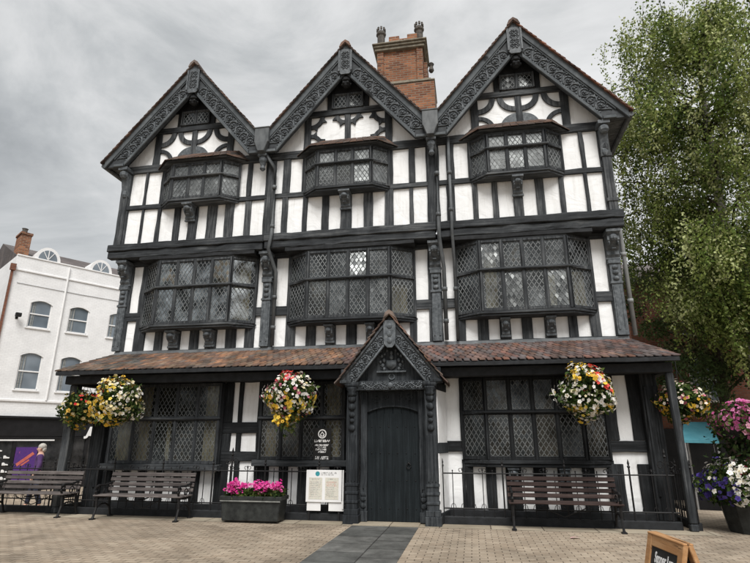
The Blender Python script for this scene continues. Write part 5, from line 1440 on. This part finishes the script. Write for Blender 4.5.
# ------------------------------------------------------------------ trees
def birch():
    t = thing('birch_tree', 'tall weeping birch with light green foliage behind the right gable', 'tree', (0,0,0))
    bx, by = 9.55, 5.6; bz = gz(bx,by)
    mb = MB(); mb.tube([(bx,by,bz),(bx+.05,by,bz+3),(bx-.15,by+.1,6.5),(bx-.1,by,10),(bx+.1,by,13.5),(bx+.1,by,15.6)], [.26,.21,.17,.12,.06,.02], 8)
    tips = []
    rr = random.Random(5)
    for k in range(92):
        z = rr.uniform(3.9,15.2); a = rr.uniform(0, 2*math.pi)
        L = (4.25*math.sin(math.pi*min(1,max(.12,(16.9-z)/12.8)))**.75)*rr.uniform(.55,1.06)
        p0 = Vector((bx-.1,by,z)); pts = [p0]
        for q in range(1,6):
            f = q/5
            pts.append(p0+Vector((math.cos(a)*L*f, math.sin(a)*L*f, 1.5*f*(1-f*.75)*min(1.,(16.5-z)/4)))+Vector((rr.gauss(0,.08),rr.gauss(0,.08),rr.gauss(0,.06))))
        mb.tube(pts, [.05*(1-q/5.6) for q in range(6)], 5, 1)
        tips.append(pts)
    P = []; Cc = []; tw = mb; trunk = mb
    for pts in tips:
        for k in range(25):
            f = rr.uniform(.25,1.03)*5; i = min(4,int(f)); p = pts[i].lerp(pts[i+1], f-i)
            p = p+Vector((rr.gauss(0,.34),rr.gauss(0,.34),rr.gauss(0,.22)))
            L = rr.uniform(.5,1.7); sw = Vector((rr.gauss(0,.16),rr.gauss(0,.16),0)); n = int(L*52)
            shade = rr.choice(((.115,.17,.038),(.195,.25,.062),(.275,.325,.105),(.055,.088,.022),(.44,.48,.23),(.18,.225,.064)))
            if rr.random() < .35: tw.tube([p,p+sw*.5-Vector((0,0,L*.5)),p+sw-Vector((0,0,L))], .006, 3, 1)
            for q in range(n):
                g = q/n; sp = .05+.11*math.sin(math.pi*min(1,g+.2))
                P.append((p.x+sw.x*g+rr.gauss(0,sp), p.y+sw.y*g+rr.gauss(0,sp), p.z-L*g+rr.gauss(0,.05))); Cc.append(shade)
    P = np.array(P); Cc = np.array(Cc)
    trunk.build('trunk', [M['bark'],M['bark2']], t, 0, True)
    leaf_cloud('crown', P, .092, Cc, t, droop=.8, aspect=.62)
    return t
birch()
def dense(bx, by, R_, z0, z1, n, label, cols, name='evergreen_tree', seed=3, size=.12):
    t = thing(name, label, 'tree', (0,0,0)); bz = gz(bx,by); rr = np.random.RandomState(seed)
    mb = MB(); mb.tube([(bx,by,bz-.05),(bx+.1,by,(z0+z1)/3),(bx,by,z1*.8)], [.22,.16,.04], 8)
    K = 46; cen = rr.normal(size=(K,3)); cen /= np.linalg.norm(cen,axis=1)[:,None]; cen *= rr.uniform(.35,.95,K)[:,None]
    cen = cen*np.array([R_,R_*.9,(z1-z0)/2])+np.array([bx,by,(z0+z1)/2])
    for c in cen[:20]: mb.tube([(bx,by,max(bz+.6,c[2]-1.0)),tuple((np.array([bx,by,c[2]-.4])+c)/2),tuple(c)], [.06,.04,.015], 5)
    mb.build('trunk', M['bark2'], t, 0, True)
    P = []; Cc = []
    for c in cen:
        m_ = n//K; d = rr.normal(size=(m_,3)); d /= np.linalg.norm(d,axis=1)[:,None]; r_ = rr.uniform(.45,.95)
        P.append(c+d*(r_*rr.uniform(.55,1.05,m_))[:,None]*np.array([1,1,.8])); Cc.append(np.tile(np.array(cols[rr.randint(len(cols))]),(m_,1)))
    leaf_cloud('crown', np.concatenate(P), size, np.concatenate(Cc), t, droop=.3)
dense(9.7, 8.6, 3.1, 2.2, 8.8, 26000, 'dark dense evergreen tree below the birch crown in front of the brick building', [(.06,.095,.034),(.085,.12,.045),(.04,.065,.025),(.14,.16,.07),(.12,.10,.05)])
dense(12.6, 7.0, 2.4, 1.6, 7.6, 9000, 'dark leafy tree at the right edge behind the flower tower', [(.05,.08,.028),(.07,.10,.035),(.03,.055,.02)], 'leafy_tree', 8)

# litter on the paving
mb = MB(); mb.add([(0,0,.012),(.10,.01,.03),(.16,.05,.012),(.12,.10,.02),(.03,.09,.014)], [[0,1,4],[1,2,3],[1,3,4]])
o = mb.build('litter', M['litter']); o.location = (3.0,-1.15,0); tag(o, 'scrap of pink paper lying on the paving in front of the maroon bench', 'litter')

# ------------------------------------------------------------------ world, sun, camera
w = bpy.data.worlds.new('World'); scene.world = w; w.use_nodes = True; nt = w.node_tree; L = nt.links.new
bg = nt.nodes['Background']
SE, SR = rad(53), rad(168)
sky = nt.nodes.new('ShaderNodeTexSky'); sky.sky_type = 'NISHITA'; sky.sun_disc = False; sky.sun_elevation = SE; sky.sun_rotation = SR
sk = N(nt,'ShaderNodeVectorMath',operation='SCALE'); sk.inputs['Scale'].default_value = .08; L(sky.outputs['Color'], sk.inputs[0])
tc = nt.nodes.new('ShaderNodeTexCoord')
mp = nt.nodes.new('ShaderNodeMapping'); mp.inputs['Scale'].default_value = (1,1,1.9); L(tc.outputs['Generated'], mp.inputs['Vector'])
n1 = N(nt,'ShaderNodeTexNoise',Scale=2.6,Detail=9.,Roughness=.58,Distortion=.5); L(mp.outputs[0], n1.inputs['Vector'])
n2 = N(nt,'ShaderNodeTexNoise',Scale=.9,Detail=3.); L(mp.outputs[0], n2.inputs['Vector'])
dt = N(nt,'ShaderNodeVectorMath',operation='DOT_PRODUCT'); L(tc.outputs['Generated'], dt.inputs[0]); dt.inputs[1].default_value = (.55,.15,.62)
s1 = N(nt,'ShaderNodeMath',operation='MULTIPLY_ADD'); s1.inputs[1].default_value = .32; L(dt.outputs['Value'], s1.inputs[0])
ad = N(nt,'ShaderNodeMath',operation='MULTIPLY_ADD'); ad.inputs[1].default_value = 1.0; ad.inputs[2].default_value = 0; L(n1.outputs['Fac'], ad.inputs[0])
a2 = N(nt,'ShaderNodeMath',operation='MULTIPLY_ADD'); a2.inputs[1].default_value = .24; L(n2.outputs['Fac'], a2.inputs[0]); L(ad.outputs[0], s1.inputs[2]); L(s1.outputs[0], a2.inputs[2])
sb = N(nt,'ShaderNodeMath',operation='SUBTRACT'); sb.inputs[1].default_value = .21; L(a2.outputs[0], sb.inputs[0])
rp = ramp(nt, [(.20,(.33,.35,.36)),(.32,(.46,.48,.495)),(.42,(.58,.60,.61)),(.53,(.74,.75,.755)),(.66,(.88,.885,.89))]); L(sb.outputs[0], rp.inputs['Fac'])
mx = N(nt,'ShaderNodeMixRGB'); mx.inputs[0].default_value = .93; L(sk.outputs['Vector'], mx.inputs[1]); L(rp.outputs['Color'], mx.inputs[2])
L(mx.outputs[0], bg.inputs['Color']); bg.inputs['Strength'].default_value = 1.0
sd = bpy.data.lights.new('sun','SUN'); sd.energy = 3.9; sd.angle = rad(30); sd.color = (1,.97,.93)
so = bpy.data.objects.new('sun', sd); COL.objects.link(so)
# sun from behind the camera, slightly to the right
az = rad(168)   # nishita rotation: direction measured from +Y clockwise
dirv = Vector((math.sin(az)*math.cos(SE), math.cos(az)*math.cos(SE), math.sin(SE)))
so.rotation_euler = dirv.to_track_quat('Z','Y').to_euler()
cam = bpy.data.cameras.new('camera'); cam.sensor_width = 36; cam.lens = 36*520/750; cam.clip_end = 2000; cam.clip_start = .05
co = bpy.data.objects.new('camera', cam); COL.objects.link(co)
co.location = (1.565,-10.616,1.5); co.rotation_euler = (rad(90+16.95),0,rad(10.2)); scene.camera = co
scene.view_settings.view_transform = 'Standard'; scene.view_settings.look = 'None'; scene.view_settings.exposure = 0
scene.render.engine = 'CYCLES'; scene.cycles.max_bounces = 6; scene.cycles.transparent_max_bounces = 8
try: scene.cycles.use_denoising = True
except Exception: pass
